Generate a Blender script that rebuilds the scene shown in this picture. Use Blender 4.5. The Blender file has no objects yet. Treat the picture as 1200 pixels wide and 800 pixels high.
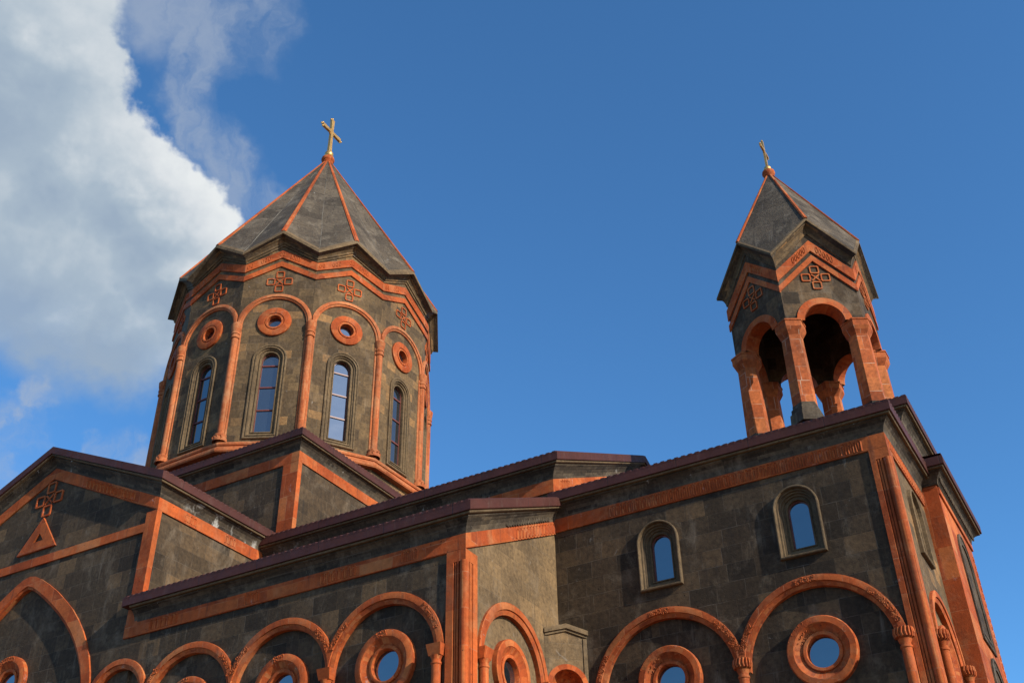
import bpy, bmesh, math, random
from math import sin, cos, pi, sqrt, radians, atan2
from mathutils import Vector, Matrix

S = bpy.context.scene
COL = S.collection
random.seed(11)

# ------------------------------------------------------------------ camera
cd = bpy.data.cameras.new("camera")
cd.sensor_width = 36.0
cd.lens = 39.18
cd.clip_start = 0.1
cd.clip_end = 6000.0
cam = bpy.data.objects.new("camera", cd)
COL.objects.link(cam)
yaw, pit, rol = radians(-29.2574), radians(35.1081), radians(-1.1907)
fwd = Vector((sin(yaw) * cos(pit), cos(yaw) * cos(pit), sin(pit)))
rt = Vector((cos(yaw), -sin(yaw), 0.0))
up = rt.cross(fwd)
r2 = cos(rol) * rt + sin(rol) * up
u2 = -sin(rol) * rt + cos(rol) * up
cam.matrix_world = Matrix(((r2.x, u2.x, -fwd.x, 0), (r2.y, u2.y, -fwd.y, 0), (r2.z, u2.z, -fwd.z, 0), (0, 0, 0, 1)))
S.camera = cam

# ------------------------------------------------------------------ sun
SUND = Vector((7.0, -1.35, 3.5)).normalized()          # towards the sun
sl = bpy.data.lights.new("sun", 'SUN')
sl.energy = 5.0
sl.angle = radians(0.53)
sl.color = (1.0, 0.90, 0.75)
sun = bpy.data.objects.new("sun", sl)
COL.objects.link(sun)
sun.rotation_euler = SUND.to_track_quat('Z', 'Y').to_euler()
sun.location = (60, -20, 60)

# ------------------------------------------------------------------ sky with clouds
W = bpy.data.worlds.new("World")
S.world = W
W.use_nodes = True
wn = W.node_tree
wn.nodes.clear()


class NT:
    """tiny node helper"""
    def __init__(self, tree):
        self.t = tree

    def n(self, typ, **kw):
        nd = self.t.nodes.new(typ)
        for k, v in kw.items():
            setattr(nd, k, v)
        return nd

    def put(self, sock, v):
        if isinstance(v, bpy.types.NodeSocket):
            self.t.links.new(v, sock)
        else:
            sock.default_value = v

    def math(self, op, a, b=None, c=None, clamp=False):
        nd = self.n('ShaderNodeMath', operation=op, use_clamp=clamp)
        self.put(nd.inputs[0], a)
        if b is not None:
            self.put(nd.inputs[1], b)
        if c is not None:
            self.put(nd.inputs[2], c)
        return nd.outputs[0]

    def vmath(self, op, a, b=None):
        nd = self.n('ShaderNodeVectorMath', operation=op)
        self.put(nd.inputs[0], a)
        if b is not None:
            self.put(nd.inputs[1], b)
        return nd.outputs['Value'] if op in ('DOT_PRODUCT', 'LENGTH', 'DISTANCE') else nd.outputs[0]

    def comb(self, x, y, z=0.0):
        nd = self.n('ShaderNodeCombineXYZ')
        for i, v in enumerate((x, y, z)):
            self.put(nd.inputs[i], v)
        return nd.outputs[0]

    def sep(self, v):
        nd = self.n('ShaderNodeSeparateXYZ')
        self.put(nd.inputs[0], v)
        return nd.outputs

    def noise(self, vec, scale, detail=4.0, rough=0.55, dist=0.0, col=False):
        nd = self.n('ShaderNodeTexNoise')
        self.put(nd.inputs['Vector'], vec)
        nd.inputs['Scale'].default_value = scale
        nd.inputs['Detail'].default_value = detail
        nd.inputs['Roughness'].default_value = rough
        nd.inputs['Distortion'].default_value = dist
        return nd.outputs['Color'] if col else nd.outputs['Fac']

    def smooth(self, v, a, b, lo=0.0, hi=1.0):
        nd = self.n('ShaderNodeMapRange', interpolation_type='SMOOTHSTEP')
        self.put(nd.inputs['Value'], v)
        for k, x in zip(('From Min', 'From Max', 'To Min', 'To Max'), (a, b, lo, hi)):
            self.put(nd.inputs[k], x)
        return nd.outputs[0]

    def lin(self, v, a, b, lo=0.0, hi=1.0):
        nd = self.n('ShaderNodeMapRange')
        self.put(nd.inputs['Value'], v)
        for k, x in zip(('From Min', 'From Max', 'To Min', 'To Max'), (a, b, lo, hi)):
            self.put(nd.inputs[k], x)
        return nd.outputs[0]

    def mix(self, f, a, b, blend='MIX'):
        nd = self.n('ShaderNodeMix', data_type='RGBA', blend_type=blend)
        self.put(nd.inputs[0], f)
        for s_, v in ((nd.inputs[6], a), (nd.inputs[7], b)):
            if not isinstance(v, bpy.types.NodeSocket) and len(v) == 3:
                v = (*v, 1.0)
            self.put(s_, v)
        return nd.outputs[2]

    def ramp(self, f, stops, interp='LINEAR'):
        nd = self.n('ShaderNodeValToRGB')
        cr = nd.color_ramp
        cr.interpolation = interp
        while len(cr.elements) < len(stops):
            cr.elements.new(0.5)
        for e, (p, c) in zip(cr.elements, stops):
            e.position = p
            e.color = (*c, 1.0) if len(c) == 3 else c
        self.put(nd.inputs[0], f)
        return nd.outputs[0]


k = NT(wn)
SKY_STRENGTH = 0.13
sky = k.n('ShaderNodeTexSky', sky_type='NISHITA')
sky.sun_disc = False
sky.sun_elevation = math.asin(SUND.z)
sky.sun_rotation = atan2(SUND.x, SUND.y)
sky.altitude = 1550.0
sky.air_density = 1.0
sky.dust_density = 0.3
sky.ozone_density = 2.0
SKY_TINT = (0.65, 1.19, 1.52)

# clouds live in the sky's own directions: a tangent plane around a fixed bearing
f_px = 1306.09


def bearing(x, y):
    return (r2 * (x - 600) / f_px - u2 * (y - 400) / f_px + fwd).normalized()


C0 = bearing(100, 220)
E0 = Vector((C0.y, -C0.x, 0)).normalized()
N0 = E0.cross(C0)


def tang(x, y):
    d = bearing(x, y)
    return d.dot(E0) / d.dot(C0), d.dot(N0) / d.dot(C0)


tc = k.n('ShaderNodeTexCoord').outputs['Generated']
dirv = k.vmath('NORMALIZE', tc)
dz = k.math('MAXIMUM', k.vmath('DOT_PRODUCT', dirv, tuple(C0)), 0.02)
cu = k.math('DIVIDE', k.vmath('DOT_PRODUCT', dirv, tuple(E0)), dz)
cv = k.math('DIVIDE', k.vmath('DOT_PRODUCT', dirv, tuple(N0)), dz)
# deeper blue away from sun; unseen sunward side warmed, brightened for ambient and reflections
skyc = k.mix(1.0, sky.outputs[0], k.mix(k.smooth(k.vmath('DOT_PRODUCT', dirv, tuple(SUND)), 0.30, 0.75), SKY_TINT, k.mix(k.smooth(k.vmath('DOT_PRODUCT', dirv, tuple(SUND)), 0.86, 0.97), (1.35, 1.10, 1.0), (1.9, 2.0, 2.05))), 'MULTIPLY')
p0 = k.comb(cu, cv, 0.37)
front = k.smooth(k.vmath('DOT_PRODUCT', dirv, tuple(C0)), 0.1, 0.3)
sd = Vector((SUND.dot(E0), SUND.dot(N0))).normalized()


def blobs(lst, pv, soft=0.08):
    out = None
    for x, y, r in lst:
        u, v = tang(x, y)
        rr = r / f_px
        d = k.vmath('DISTANCE', pv, (u, v, 0.37))
        m = k.math('SUBTRACT', 1.0, k.math('DIVIDE', d, rr))
        out = m if out is None else k.math('SMOOTH_MAX', out, m, soft)
    return out


def warp(pv):
    out = pv
    for sc, amp, det in ((8.0, 0.085, 4.0), (26.0, 0.040, 4.0), (85.0, 0.016, 4.0)):
        nn_ = k.noise(pv, sc, det, 0.55, 0.0, True)
        out = k.vmath('ADD', out, k.vmath('MULTIPLY', k.vmath('SUBTRACT', nn_, (0.5, 0.5, 0.5)), (amp, amp, 0)))
    return out


big = [(-45, -30, 170), (6, 100, 132), (40, 60, 100), (84, 182, 100), (150, 224, 80), (196, 264, 88), (60, 300, 150), (150, 385, 105),
       (-60, 240, 170), (-60, 340, 100), (215, 330, 80), (70, 370, 115)]


def cloud_density(pv):
    pw_ = warp(pv)
    return k.math('ADD', blobs(big, pw_), k.math('MULTIPLY', k.math('SUBTRACT', k.noise(pv, 16.0, 6.0, 0.58), 0.5), 0.32)), pw_


den, pw = cloud_density(p0)
den2, _ = cloud_density(k.vmath('ADD', p0, (sd.x * 0.030, sd.y * 0.030, 0.0)))
tail = k.smooth(cv, tang(40, 530)[1], tang(60, 270)[1])            # the lower edge thins out
edge = k.math('ADD', 0.16, k.math('MULTIPLY', k.math('SUBTRACT', 1.0, tail), 0.75))
nb = k.noise(p0, 5.0, 6.0, 0.55)
a_big = k.smooth(den, 0.0, edge)
veil = k.math('SUBTRACT', 1.0, k.math('MULTIPLY', k.math('SUBTRACT', 1.0, tail), k.smooth(nb, 0.35, 0.68, 0.0, 0.75)))
a_big = k.math('MULTIPLY', k.math('MULTIPLY', a_big, veil), 0.97)
thin = blobs([(205, -10, 95), (235, 55, 62), (225, 110, 44), (232, 150, 40), (272, 195, 52), (310, 228, 40), (285, 30, 60)], pw)
wsp = k.noise(k.vmath('MULTIPLY', pw, (1.5, 0.75, 1.0)), 13.0, 7.0, 0.62)
a_thin = k.math('MULTIPLY', k.smooth(thin, -0.08, 0.6), k.smooth(wsp, 0.33, 0.66, 0.10, 0.64))
low = blobs([(140, 545, 48), (180, 552, 30), (95, 530, 24), (10, 515, 45), (-15, 560, 60), (40, 470, 30), (20, 560, 34)], pw)
a_low = k.math('MULTIPLY', k.smooth(low, -0.05, 0.6), k.smooth(wsp, 0.36, 0.62, 0.05, 0.70))
# light on the billows: thicker cloud on the side away from the sun lies in its own shade
lit = k.math('SUBTRACT', den, den2)
rim = k.smooth(den, 0.75, 0.05)
t_ = k.math('ADD', k.math('MULTIPLY', lit, 0.95), k.math('ADD', k.math('MULTIPLY', rim, 0.42), k.math('MULTIPLY', k.math('SUBTRACT', nb, 0.5), 1.5)))
t_ = k.math('ADD', t_, k.math('MULTIPLY', tail, 0.22))
ccol = k.ramp(t_, [(0.0, (0.34, 0.43, 0.54)), (0.30, (0.41, 0.50, 0.59)), (0.56, (0.55, 0.62, 0.68)), (0.78, (0.72, 0.76, 0.79)), (1.0, (0.83, 0.86, 0.865))])
CLOUD = 0.87 / SKY_STRENGTH
ccol = k.mix(1.0, ccol, (CLOUD,) * 3, 'MULTIPLY')
wcol = (0.40 * CLOUD, 0.47 * CLOUD, 0.58 * CLOUD)
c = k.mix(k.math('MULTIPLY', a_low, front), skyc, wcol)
c = k.mix(k.math('MULTIPLY', a_thin, front), c, wcol)
c = k.mix(k.math('MULTIPLY', a_big, front), c, ccol)
bg = k.n('ShaderNodeBackground')
bg.inputs['Strength'].default_value = SKY_STRENGTH
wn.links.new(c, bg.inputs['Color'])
wo = k.n('ShaderNodeOutputWorld')
wn.links.new(bg.outputs[0], wo.inputs[0])

S.view_settings.view_transform = 'Standard'
S.view_settings.look = 'None'
S.view_settings.exposure = 0.2
S.view_settings.gamma = 1.0
S.view_settings.use_curve_mapping = False
S.render.engine = 'CYCLES'
S.cycles.max_bounces = 6
S.cycles.diffuse_bounces = 3

# ------------------------------------------------------------------ materials


def newmat(name):
    m = bpy.data.materials.new(name)
    m.use_nodes = True
    m.node_tree.nodes.clear()
    kk = NT(m.node_tree)
    out = kk.n('ShaderNodeOutputMaterial')
    bs = kk.n('ShaderNodeBsdfPrincipled')
    m.node_tree.links.new(bs.outputs[0], out.inputs[0])
    return m, kk, bs


def tuff(name, stops, bw, bh, lime=0.5, bloom=None, pale=None, mott=0.95, smear=0.22, mortar=(0.20, 0.18, 0.15), mort=0.35, bump=0.35, course_only=False, streak=0.5, seed=0.0, msize=0.008):
    """coursed stone: every block its own tone, with joints, pits, streaks and lime stains"""
    if name == 'brown_tuff':
        stops = [(a_, tuple(0.87 * x for x in c_)) for a_, c_ in stops]
    if 'orange' not in name:
        stops = [(a_, (c_[0] * 1.02, c_[1] * 0.955, c_[2] * 0.87)) for a_, c_ in stops]
    m, q, bs = newmat(name)
    uv = q.n('ShaderNodeUVMap').outputs[0]
    obj_ = q.n('ShaderNodeNewGeometry').outputs['Position']
    br = q.n('ShaderNodeTexBrick', offset=0.43, offset_frequency=2, squash=0.72, squash_frequency=3)
    jit = q.vmath('MULTIPLY', q.vmath('SUBTRACT', q.noise(uv, 1.3, 2.0, 0.5, 0, True), (0.5, 0.5, 0.5)), (0.05, 0.03, 0.0))
    q.put(br.inputs['Vector'], q.vmath('ADD', q.vmath('ADD', uv, jit), (seed, seed * 0.37, 0)))
    br.inputs['Color1'].default_value = (0, 0, 0, 1)
    br.inputs['Color2'].default_value = (1, 1, 1, 1)
    br.inputs['Mortar'].default_value = (0.5, 0.5, 0.5, 1)
    br.inputs['Scale'].default_value = 1.0
    br.inputs['Mortar Size'].default_value = msize
    br.inputs['Mortar Smooth'].default_value = 0.25
    br.inputs['Bias'].default_value = 0.0
    br.inputs['Brick Width'].default_value = bw
    br.inputs['Row Height'].default_value = bh
    base = q.ramp(br.outputs['Color'], stops)
    # tone drift over several blocks, mottling within each
    drift = q.noise(obj_, 0.55, 4.0, 0.6)
    base = q.mix(1.0, base, q.ramp(drift, [(0.28, (0.62, 0.62, 0.64)), (0.52, (1, 1, 1)), (0.75, (1.30, 1.26, 1.18))]), 'MULTIPLY')
    mot = q.noise(obj_, 9.0, 6.0, 0.65)
    base = q.mix(mott, base, q.ramp(mot, [(0.30, (0.58, 0.58, 0.60)), (0.52, (1, 1, 1)), (0.74, (1.40, 1.38, 1.32))]), 'MULTIPLY')
    fine = q.noise(obj_, 60.0, 3.0, 0.6)
    base = q.mix(0.7, base, q.ramp(fine, [(0.3, (0.8, 0.8, 0.8)), (0.7, (1.18, 1.18, 1.18))]), 'MULTIPLY')
    # joints
    jfac = q.math('MULTIPLY', br.outputs['Fac'], q.smooth(q.noise(obj_, 1.7, 3.0, 0.6), 0.35, 0.75, 0.0, mort))
    base = q.mix(jfac, base, mortar)
    # rain streaks and lime bloom
    sx = q.sep(uv)
    sv = q.comb(q.math('MULTIPLY', sx[0], 5.5), q.math('MULTIPLY', sx[1], 0.55), 0.0)
    st = q.noise(sv, 1.0, 5.0, 0.62)
    stm = q.math('MULTIPLY', q.smooth(st, 0.56, 0.74), q.smooth(q.noise(obj_, 0.8, 2.0, 0.5), 0.42, 0.66))
    base = q.mix(q.math('MULTIPLY', stm, 0.45 * streak), base, tuple(0.55 * a_ + 0.45 * b_ for a_, b_ in zip((0.30, 0.275, 0.23), stops[-1][1])))
    dk = q.smooth(q.noise(q.vmath('ADD', sv, (7.3, 3.1, 0)), 1.0, 4.0, 0.6), 0.55, 0.78)
    base = q.mix(q.math('MULTIPLY', dk, 0.55 * streak), base, (0.022, 0.020, 0.019))
    lm = q.noise(obj_, 2.1, 9.0, 0.72, 0.6)
    lf = q.math('MULTIPLY', q.smooth(lm, 0.635, 0.71), lime)
    if bloom:                                   # one heavily lime-washed stretch
        bd = q.vmath('DISTANCE', obj_, bloom[0])
        bm2 = q.math('MULTIPLY', q.smooth(q.noise(q.vmath('MULTIPLY', obj_, (1.0, 1.0, 0.55)), 2.6, 7.0, 0.66, 0.4), 0.53, 0.66), q.smooth(bd, bloom[1], bloom[1] * 0.4))
        lf = q.math('MAXIMUM', lf, q.math('MULTIPLY', bm2, 0.85))
    if pale:                                    # bleached patches
        base = q.mix(q.math('MULTIPLY', q.smooth(q.noise(obj_, 1.3, 7.0, 0.68, 0.4), 0.50, 0.72), pale[1]), base, pale[0])
    base = q.mix(lf, base, (0.46, 0.45, 0.42))
    # broad dusty smears
    sm_ = q.math('MULTIPLY', q.smooth(q.noise(q.vmath('MULTIPLY', obj_, (1.0, 1.0, 0.7)), 1.25, 9.0, 0.74, 0.3), 0.50, 0.68), smear)
    base = q.mix(sm_, base, tuple(0.5 * a_ + 0.5 * b_ for a_, b_ in zip((0.29, 0.245, 0.185), stops[-1][1])))
    # pits
    vo = q.n('ShaderNodeTexVoronoi', feature='F1')
    q.put(vo.inputs['Vector'], obj_)
    vo.inputs['Scale'].default_value = 5.0
    pit = q.math('SUBTRACT', 1.0, q.smooth(vo.outputs['Distance'], 0.05, 0.12))
    pit = q.math('MULTIPLY', pit, q.smooth(q.noise(obj_, 1.1, 2.0, 0.5), 0.5, 0.62))
    base = q.mix(q.math('MULTIPLY', pit, 0.8), base, (0.012, 0.011, 0.01))
    q.put(bs.inputs['Base Color'], base)
    bs.inputs['Roughness'].default_value = 0.88
    bs.inputs['Specular IOR Level'].default_value = 0.25
    h = q.math('ADD', q.math('MULTIPLY', br.outputs['Fac'], -0.55), q.math('MULTIPLY', q.noise(obj_, 14.0, 6.0, 0.7), 0.9))
    h = q.math('ADD', h, q.math('MULTIPLY', pit, -0.8))
    h = q.math('ADD', h, q.math('MULTIPLY', q.sep(br.outputs['Color'])[0], 0.35))
    bp = q.n('ShaderNodeBump')
    bp.inputs['Strength'].default_value = bump
    bp.inputs['Distance'].default_value = 0.025
    q.put(bp.inputs['Height'], h)
    q.put(bs.inputs['Normal'], bp.outputs[0])
    return m


DK = [(0.0, (0.030, 0.023, 0.016)), (0.22, (0.048, 0.035, 0.0225)), (0.55, (0.060, 0.043, 0.027)), (0.85, (0.076, 0.054, 0.033)), (0.96, (0.115, 0.077, 0.043)), (1.0, (0.115, 0.077, 0.043))]
M_DARK = tuff("dark_tuff", DK, 0.72, 0.46, lime=0.18, streak=1.0, smear=0.45, bump=0.5)
M_DRUM = tuff("brown_tuff", [(0.0, (0.078, 0.057, 0.035)), (0.25, (0.100, 0.070, 0.040)), (0.55, (0.122, 0.086, 0.047)), (0.85, (0.154, 0.107, 0.058)), (0.97, (0.25, 0.150, 0.068)), (1.0, (0.25, 0.150, 0.068))], 0.58, 0.37, lime=0.35, streak=0.85, bump=0.6, smear=0.3, seed=3.0)
M_END = tuff("brown_ashlar", [(0.0, (0.122, 0.087, 0.050)), (0.3, (0.146, 0.104, 0.059)), (0.6, (0.160, 0.113, 0.063)), (0.9, (0.178, 0.125, 0.069)), (1.0, (0.20, 0.137, 0.073))], 0.62, 0.40, lime=0.2, streak=0.9, bump=0.5, smear=0.3, seed=6.0)
M_CORN = tuff("weathered_cornice_tuff", [(0.0, (0.032, 0.027, 0.021)), (0.5, (0.060, 0.048, 0.036)), (1.0, (0.098, 0.080, 0.057))], 0.9, 0.8, lime=0.95, streak=1.3, smear=0.5, seed=1.3, bloom=((-22.7, 23.0, 15.2), 2.6))
M_TRIM = tuff("buff_trim_tuff", [(0.0, (0.105, 0.077, 0.046)), (1.0, (0.150, 0.110, 0.064))], 1.2, 1.1, lime=0.12, streak=0.5, mort=0.2, seed=5.1)
OR = [(0.0, (0.26, 0.049, 0.012)), (0.25, (0.34, 0.066, 0.015)), (0.6, (0.39, 0.081, 0.018)), (0.85, (0.42, 0.104, 0.026)), (1.0, (0.42, 0.140, 0.045))]
M_OR = tuff("orange_tuff", OR, 0.95, 0.85, lime=0.30, pale=((0.45, 0.195, 0.080), 0.45), mott=0.55, mortar=(0.42, 0.22, 0.12), mort=0.7, bump=0.35, streak=1.0, seed=2.2, msize=0.009)
M_ORC = tuff("orange_column_blocks", [(0.0, (0.28, 0.064, 0.018)), (0.5, (0.37, 0.092, 0.026)), (1.0, (0.46, 0.150, 0.046))], 0.8, 0.50, lime=0.12, mortar=(0.48, 0.35, 0.25), mort=0.95, bump=0.25, streak=0.3, seed=0.7, msize=0.012)
M_SLAB = tuff("grey_roof_slabs", [(0.0, (0.055, 0.047, 0.037)), (0.5, (0.078, 0.066, 0.052)), (1.0, (0.105, 0.090, 0.070))], 0.85, 1.1, lime=0.6, streak=1.0, bump=1.3, smear=0.6, seed=8.0)

M_ORP = tuff("bleached_orange_tuff", [(0.0, (0.32, 0.078, 0.024)), (0.4, (0.38, 0.105, 0.034)), (0.75, (0.41, 0.128, 0.046)), (1.0, (0.42, 0.160, 0.064))], 0.95, 0.85, lime=0.3, pale=((0.45, 0.225, 0.105), 0.6), mott=0.6, mortar=(0.42, 0.22, 0.12), mort=0.7, bump=0.35, streak=0.9, seed=9.2, msize=0.009)

# painted sheet metal
M_ROOF, q, bs = newmat("maroon_sheet_metal")
pos = q.n('ShaderNodeNewGeometry').outputs['Position']
cc = q.ramp(q.noise(pos, 1.4, 5.0, 0.6), [(0.3, (0.050, 0.0175, 0.0135)), (0.7, (0.080, 0.026, 0.020))])
cc = q.mix(q.smooth(q.noise(pos, 6.0, 6.0, 0.7), 0.6, 0.8, 0, 0.5), cc, (0.16, 0.12, 0.11))
uvm = q.sep(q.n('ShaderNodeUVMap').outputs[0])
seam = q.math('SUBTRACT', 1.0, q.smooth(q.math('ABSOLUTE', q.math('SUBTRACT', q.math('FRACT', q.math('DIVIDE', uvm[0], 1.95)), 0.5)), 0.002, 0.008))
cc = q.mix(q.math('MULTIPLY', seam, 0.7), cc, (0.02, 0.012, 0.012))
dst = q.noise(q.comb(q.math('MULTIPLY', uvm[0], 4.0), q.math('MULTIPLY', uvm[1], 0.8), 0.0), 1.0, 5.0, 0.65)
cc = q.mix(q.smooth(dst, 0.55, 0.75, 0, 0.30), cc, (0.11, 0.075, 0.06))
q.put(bs.inputs['Base Color'], cc)
q.put(bs.inputs['Roughness'], q.lin(q.noise(pos, 5.0, 4.0, 0.6), 0.3, 0.7, 0.5, 0.75))
bs.inputs['Specular IOR Level'].default_value = 0.22
bp = q.n('ShaderNodeBump')
bp.inputs['Strength'].default_value = 0.4
bp.inputs['Distance'].default_value = 0.03
q.put(bp.inputs['Height'], q.math('SUBTRACT', q.noise(pos, 3.0, 4.0, 0.55), q.math('MULTIPLY', seam, 0.3)))
q.put(bs.inputs['Normal'], bp.outputs[0])

M_GLASS, q, bs = newmat("window_glass")
bs.inputs['Base Color'].default_value = (0.012, 0.016, 0.02, 1)
bs.inputs['Roughness'].default_value = 0.03
bs.inputs['IOR'].default_value = 3.0
pos = q.n('ShaderNodeNewGeometry').outputs['Position']
bp = q.n('ShaderNodeBump')
bp.inputs['Strength'].default_value = 0.12
bp.inputs['Distance'].default_value = 0.05
q.put(bp.inputs['Height'], q.noise(pos, 1.2, 2.0, 0.5))
q.put(bs.inputs['Normal'], bp.outputs[0])

M_BAR, q, bs = newmat("red_brown_window_paint")
pos = q.n('ShaderNodeNewGeometry').outputs['Position']
q.put(bs.inputs['Base Color'], q.ramp(q.noise(pos, 20.0, 4.0, 0.6), [(0.3, (0.11, 0.030, 0.024)), (0.7, (0.17, 0.050, 0.038))]))
bs.inputs['Roughness'].default_value = 0.45

M_GOLD, q, bs = newmat("gilded_metal")
pos = q.n('ShaderNodeNewGeometry').outputs['Position']
q.put(bs.inputs['Base Color'], q.ramp(q.noise(pos, 5.0, 4.0, 0.6), [(0.3, (0.50, 0.29, 0.09)), (0.65, (0.66, 0.40, 0.13))]))
bs.inputs['Metallic'].default_value = 0.75
q.put(bs.inputs['Roughness'], q.lin(q.noise(pos, 9.0, 4.0, 0.6), 0.3, 0.7, 0.30, 0.55))

M_SEAM, q, bs = newmat("pale_mortar")
pos = q.n('ShaderNodeNewGeometry').outputs['Position']
q.put(bs.inputs['Base Color'], q.ramp(q.noise(pos, 6.0, 6.0, 0.7), [(0.38, (0.085, 0.076, 0.062)), (0.66, (0.20, 0.185, 0.155))]))
bs.inputs['Roughness'].default_value = 0.9

M_PAVE = tuff("plaza_paving", [(0.0, (0.14, 0.095, 0.065)), (0.5, (0.18, 0.12, 0.082)), (1.0, (0.215, 0.145, 0.10))], 0.9, 0.6, lime=0.15, mortar=(0.16, 0.14, 0.12), mort=0.7, streak=0.2, seed=4.0)

# ------------------------------------------------------------------ mesh building


class Frame:
    """local axes of a wall: u to the right, v up, w out of the wall"""
    def __init__(self, o, ux, wx):
        self.o = Vector(o)
        self.u = Vector(ux)
        self.w = Vector(wx)
        self.v = Vector((0, 0, 1))

    def __call__(self, u, v, w=0.0):
        return self.o + self.u * u + self.v * v + self.w * w


WORLD = None


class MB:
    def __init__(self, fr=None):
        self.v = []
        self.f = []
        self.fr = fr

    def add(self, pts):
        i0 = len(self.v)
        for p in pts:
            self.v.append(Vector(p) if self.fr is None else self.fr(*p))
        return i0

    def poly(self, pts):
        i = self.add(pts)
        self.f.append(list(range(i, i + len(pts))))

    def grid(self, rows, close_u=False, close_v=False):
        n = len(rows[0])
        i0 = self.add([p for r in rows for p in r])
        R = len(rows)
        for a in range(R if close_v else R - 1):
            for b in range(n if close_u else n - 1):
                a2, b2 = (a + 1) % R, (b + 1) % n
                self.f.append([i0 + a * n + b, i0 + a * n + b2, i0 + a2 * n + b2, i0 + a2 * n + b])

    def box(self, u0, u1, v0, v1, w0, w1):
        i = self.add([(u0, v0, w0), (u1, v0, w0), (u1, v1, w0), (u0, v1, w0), (u0, v0, w1), (u1, v0, w1), (u1, v1, w1), (u0, v1, w1)])
        for q_ in ((0, 1, 2, 3), (4, 5, 6, 7), (0, 1, 5, 4), (1, 2, 6, 5), (2, 3, 7, 6), (3, 0, 4, 7)):
            self.f.append([i + j for j in q_])

    def prism(self, pts, w0, w1):
        """2D outline (u, v) pulled out from w0 to w1"""
        n = len(pts)
        i = self.add([(a, b, w0) for a, b in pts] + [(a, b, w1) for a, b in pts])
        self.f.append([i + j for j in range(n)])
        self.f.append([i + n + j for j in range(n)])
        for j in range(n):
            j2 = (j + 1) % n
            self.f.append([i + j, i + j2, i + n + j2, i + n + j])

    def strip(self, left, right, w0, w1):
        """band between two matching 2D lines, from w0 to w1"""
        for a in range(len(left) - 1):
            self.prism([left[a], left[a + 1], right[a + 1], right[a]], w0, w1)

    def tube(self, path, r, n=6, caps=True, closed=False):
        path = [Vector(p) for p in path]
        rows = []
        L = len(path)
        for i, p in enumerate(path):
            if closed:
                t = (path[(i + 1) % L] - path[i - 1])
            else:
                t = path[min(i + 1, L - 1)] - path[max(i - 1, 0)]
            t.normalize()
            a = Vector((0, 0, 1)) if abs(t.z) < 0.9 else Vector((1, 0, 0))
            x = t.cross(a).normalized()
            y = t.cross(x)
            rr = r[i] if isinstance(r, (list, tuple)) else r
            rows.append([tuple(p + x * rr * cos(2 * pi * j / n) + y * rr * sin(2 * pi * j / n)) for j in range(n)])
        self.grid(rows, close_u=True, close_v=closed)
        if caps and not closed:
            self.poly(rows[0])
            self.poly(rows[-1])

    def lathe(self, c, prof, n=24, axis='z', off=0.0):
        """profile of (r, h) turned about a vertical axis, or about w (out of a wall)"""
        rows = []
        for r, h in prof:
            row = []
            for j in range(n):
                a = 2 * pi * j / n + off
                if axis == 'z':
                    row.append((c[0] + r * cos(a), c[1] + r * sin(a), c[2] + h))
                else:
                    row.append((c[0] + r * cos(a), c[1] + r * sin(a), c[2] + h))
            rows.append(row)
        self.grid(rows, close_u=True)
        return rows

    def build(self, name, mat, parent=None, smooth=False, origin=None, props=None):
        if not self.v:
            return None
        vs = self.v
        if origin is None:
            lo = [min(p[i] for p in vs) for i in range(3)]
            hi = [max(p[i] for p in vs) for i in range(3)]
            origin = Vector(((lo[0] + hi[0]) / 2, (lo[1] + hi[1]) / 2, lo[2]))
        origin = Vector(origin)
        me = bpy.data.meshes.new(name)
        me.from_pydata([tuple(p - origin) for p in vs], [], self.f)
        bm_ = bmesh.new()
        bm_.from_mesh(me)
        bmesh.ops.remove_doubles(bm_, verts=bm_.verts, dist=0.0004)
        bmesh.ops.recalc_face_normals(bm_, faces=bm_.faces)
        uvl = bm_.loops.layers.uv.new("UVMap")
        for f in bm_.faces:
            n = f.normal
            h = Vector((n.x, n.y, 0))
            if abs(n.z) > 0.97 or h.length < 1e-5:
                for l in f.loops:
                    p = l.vert.co + origin
                    l[uvl].uv = (p.x, p.y)
            else:
                h.normalize()
                t = Vector((-h.y, h.x, 0))
                # snapped so that a curved face keeps a steady scale
                s_ = n.cross(t)
                if s_.z < 0:
                    s_.negate()
                for l in f.loops:
                    p = l.vert.co + origin
                    l[uvl].uv = (p.dot(t), p.dot(s_))
        bm_.to_mesh(me)
        bm_.free()
        if smooth:
            me.polygons.foreach_set('use_smooth', [True] * len(me.polygons))
            me.set_sharp_from_angle(angle=radians(38))
        me.materials.append(mat)
        o = bpy.data.objects.new(name, me)
        COL.objects.link(o)
        if parent is not None:
            o.parent = parent
            wl = Vector((0, 0, 0))
            pp = parent
            while pp is not None:
                wl += pp.location
                pp = pp.parent
            o.location = origin - wl
        else:
            o.location = origin
        if props:
            for a, b in props.items():
                o[a] = b
        return o


def thing(name, loc, label, cat, group=None):
    o = bpy.data.objects.new(name, None)
    o.empty_display_size = 0.3
    COL.objects.link(o)
    o.location = loc
    o['label'] = label
    o['category'] = cat
    if group:
        o['group'] = group
    return o


def copy_tree(o, parent):
    c_ = o.copy()
    COL.objects.link(c_)
    c_.parent = parent
    for ch in list(o.children):
        copy_tree(ch, c_)
    return c_


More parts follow.
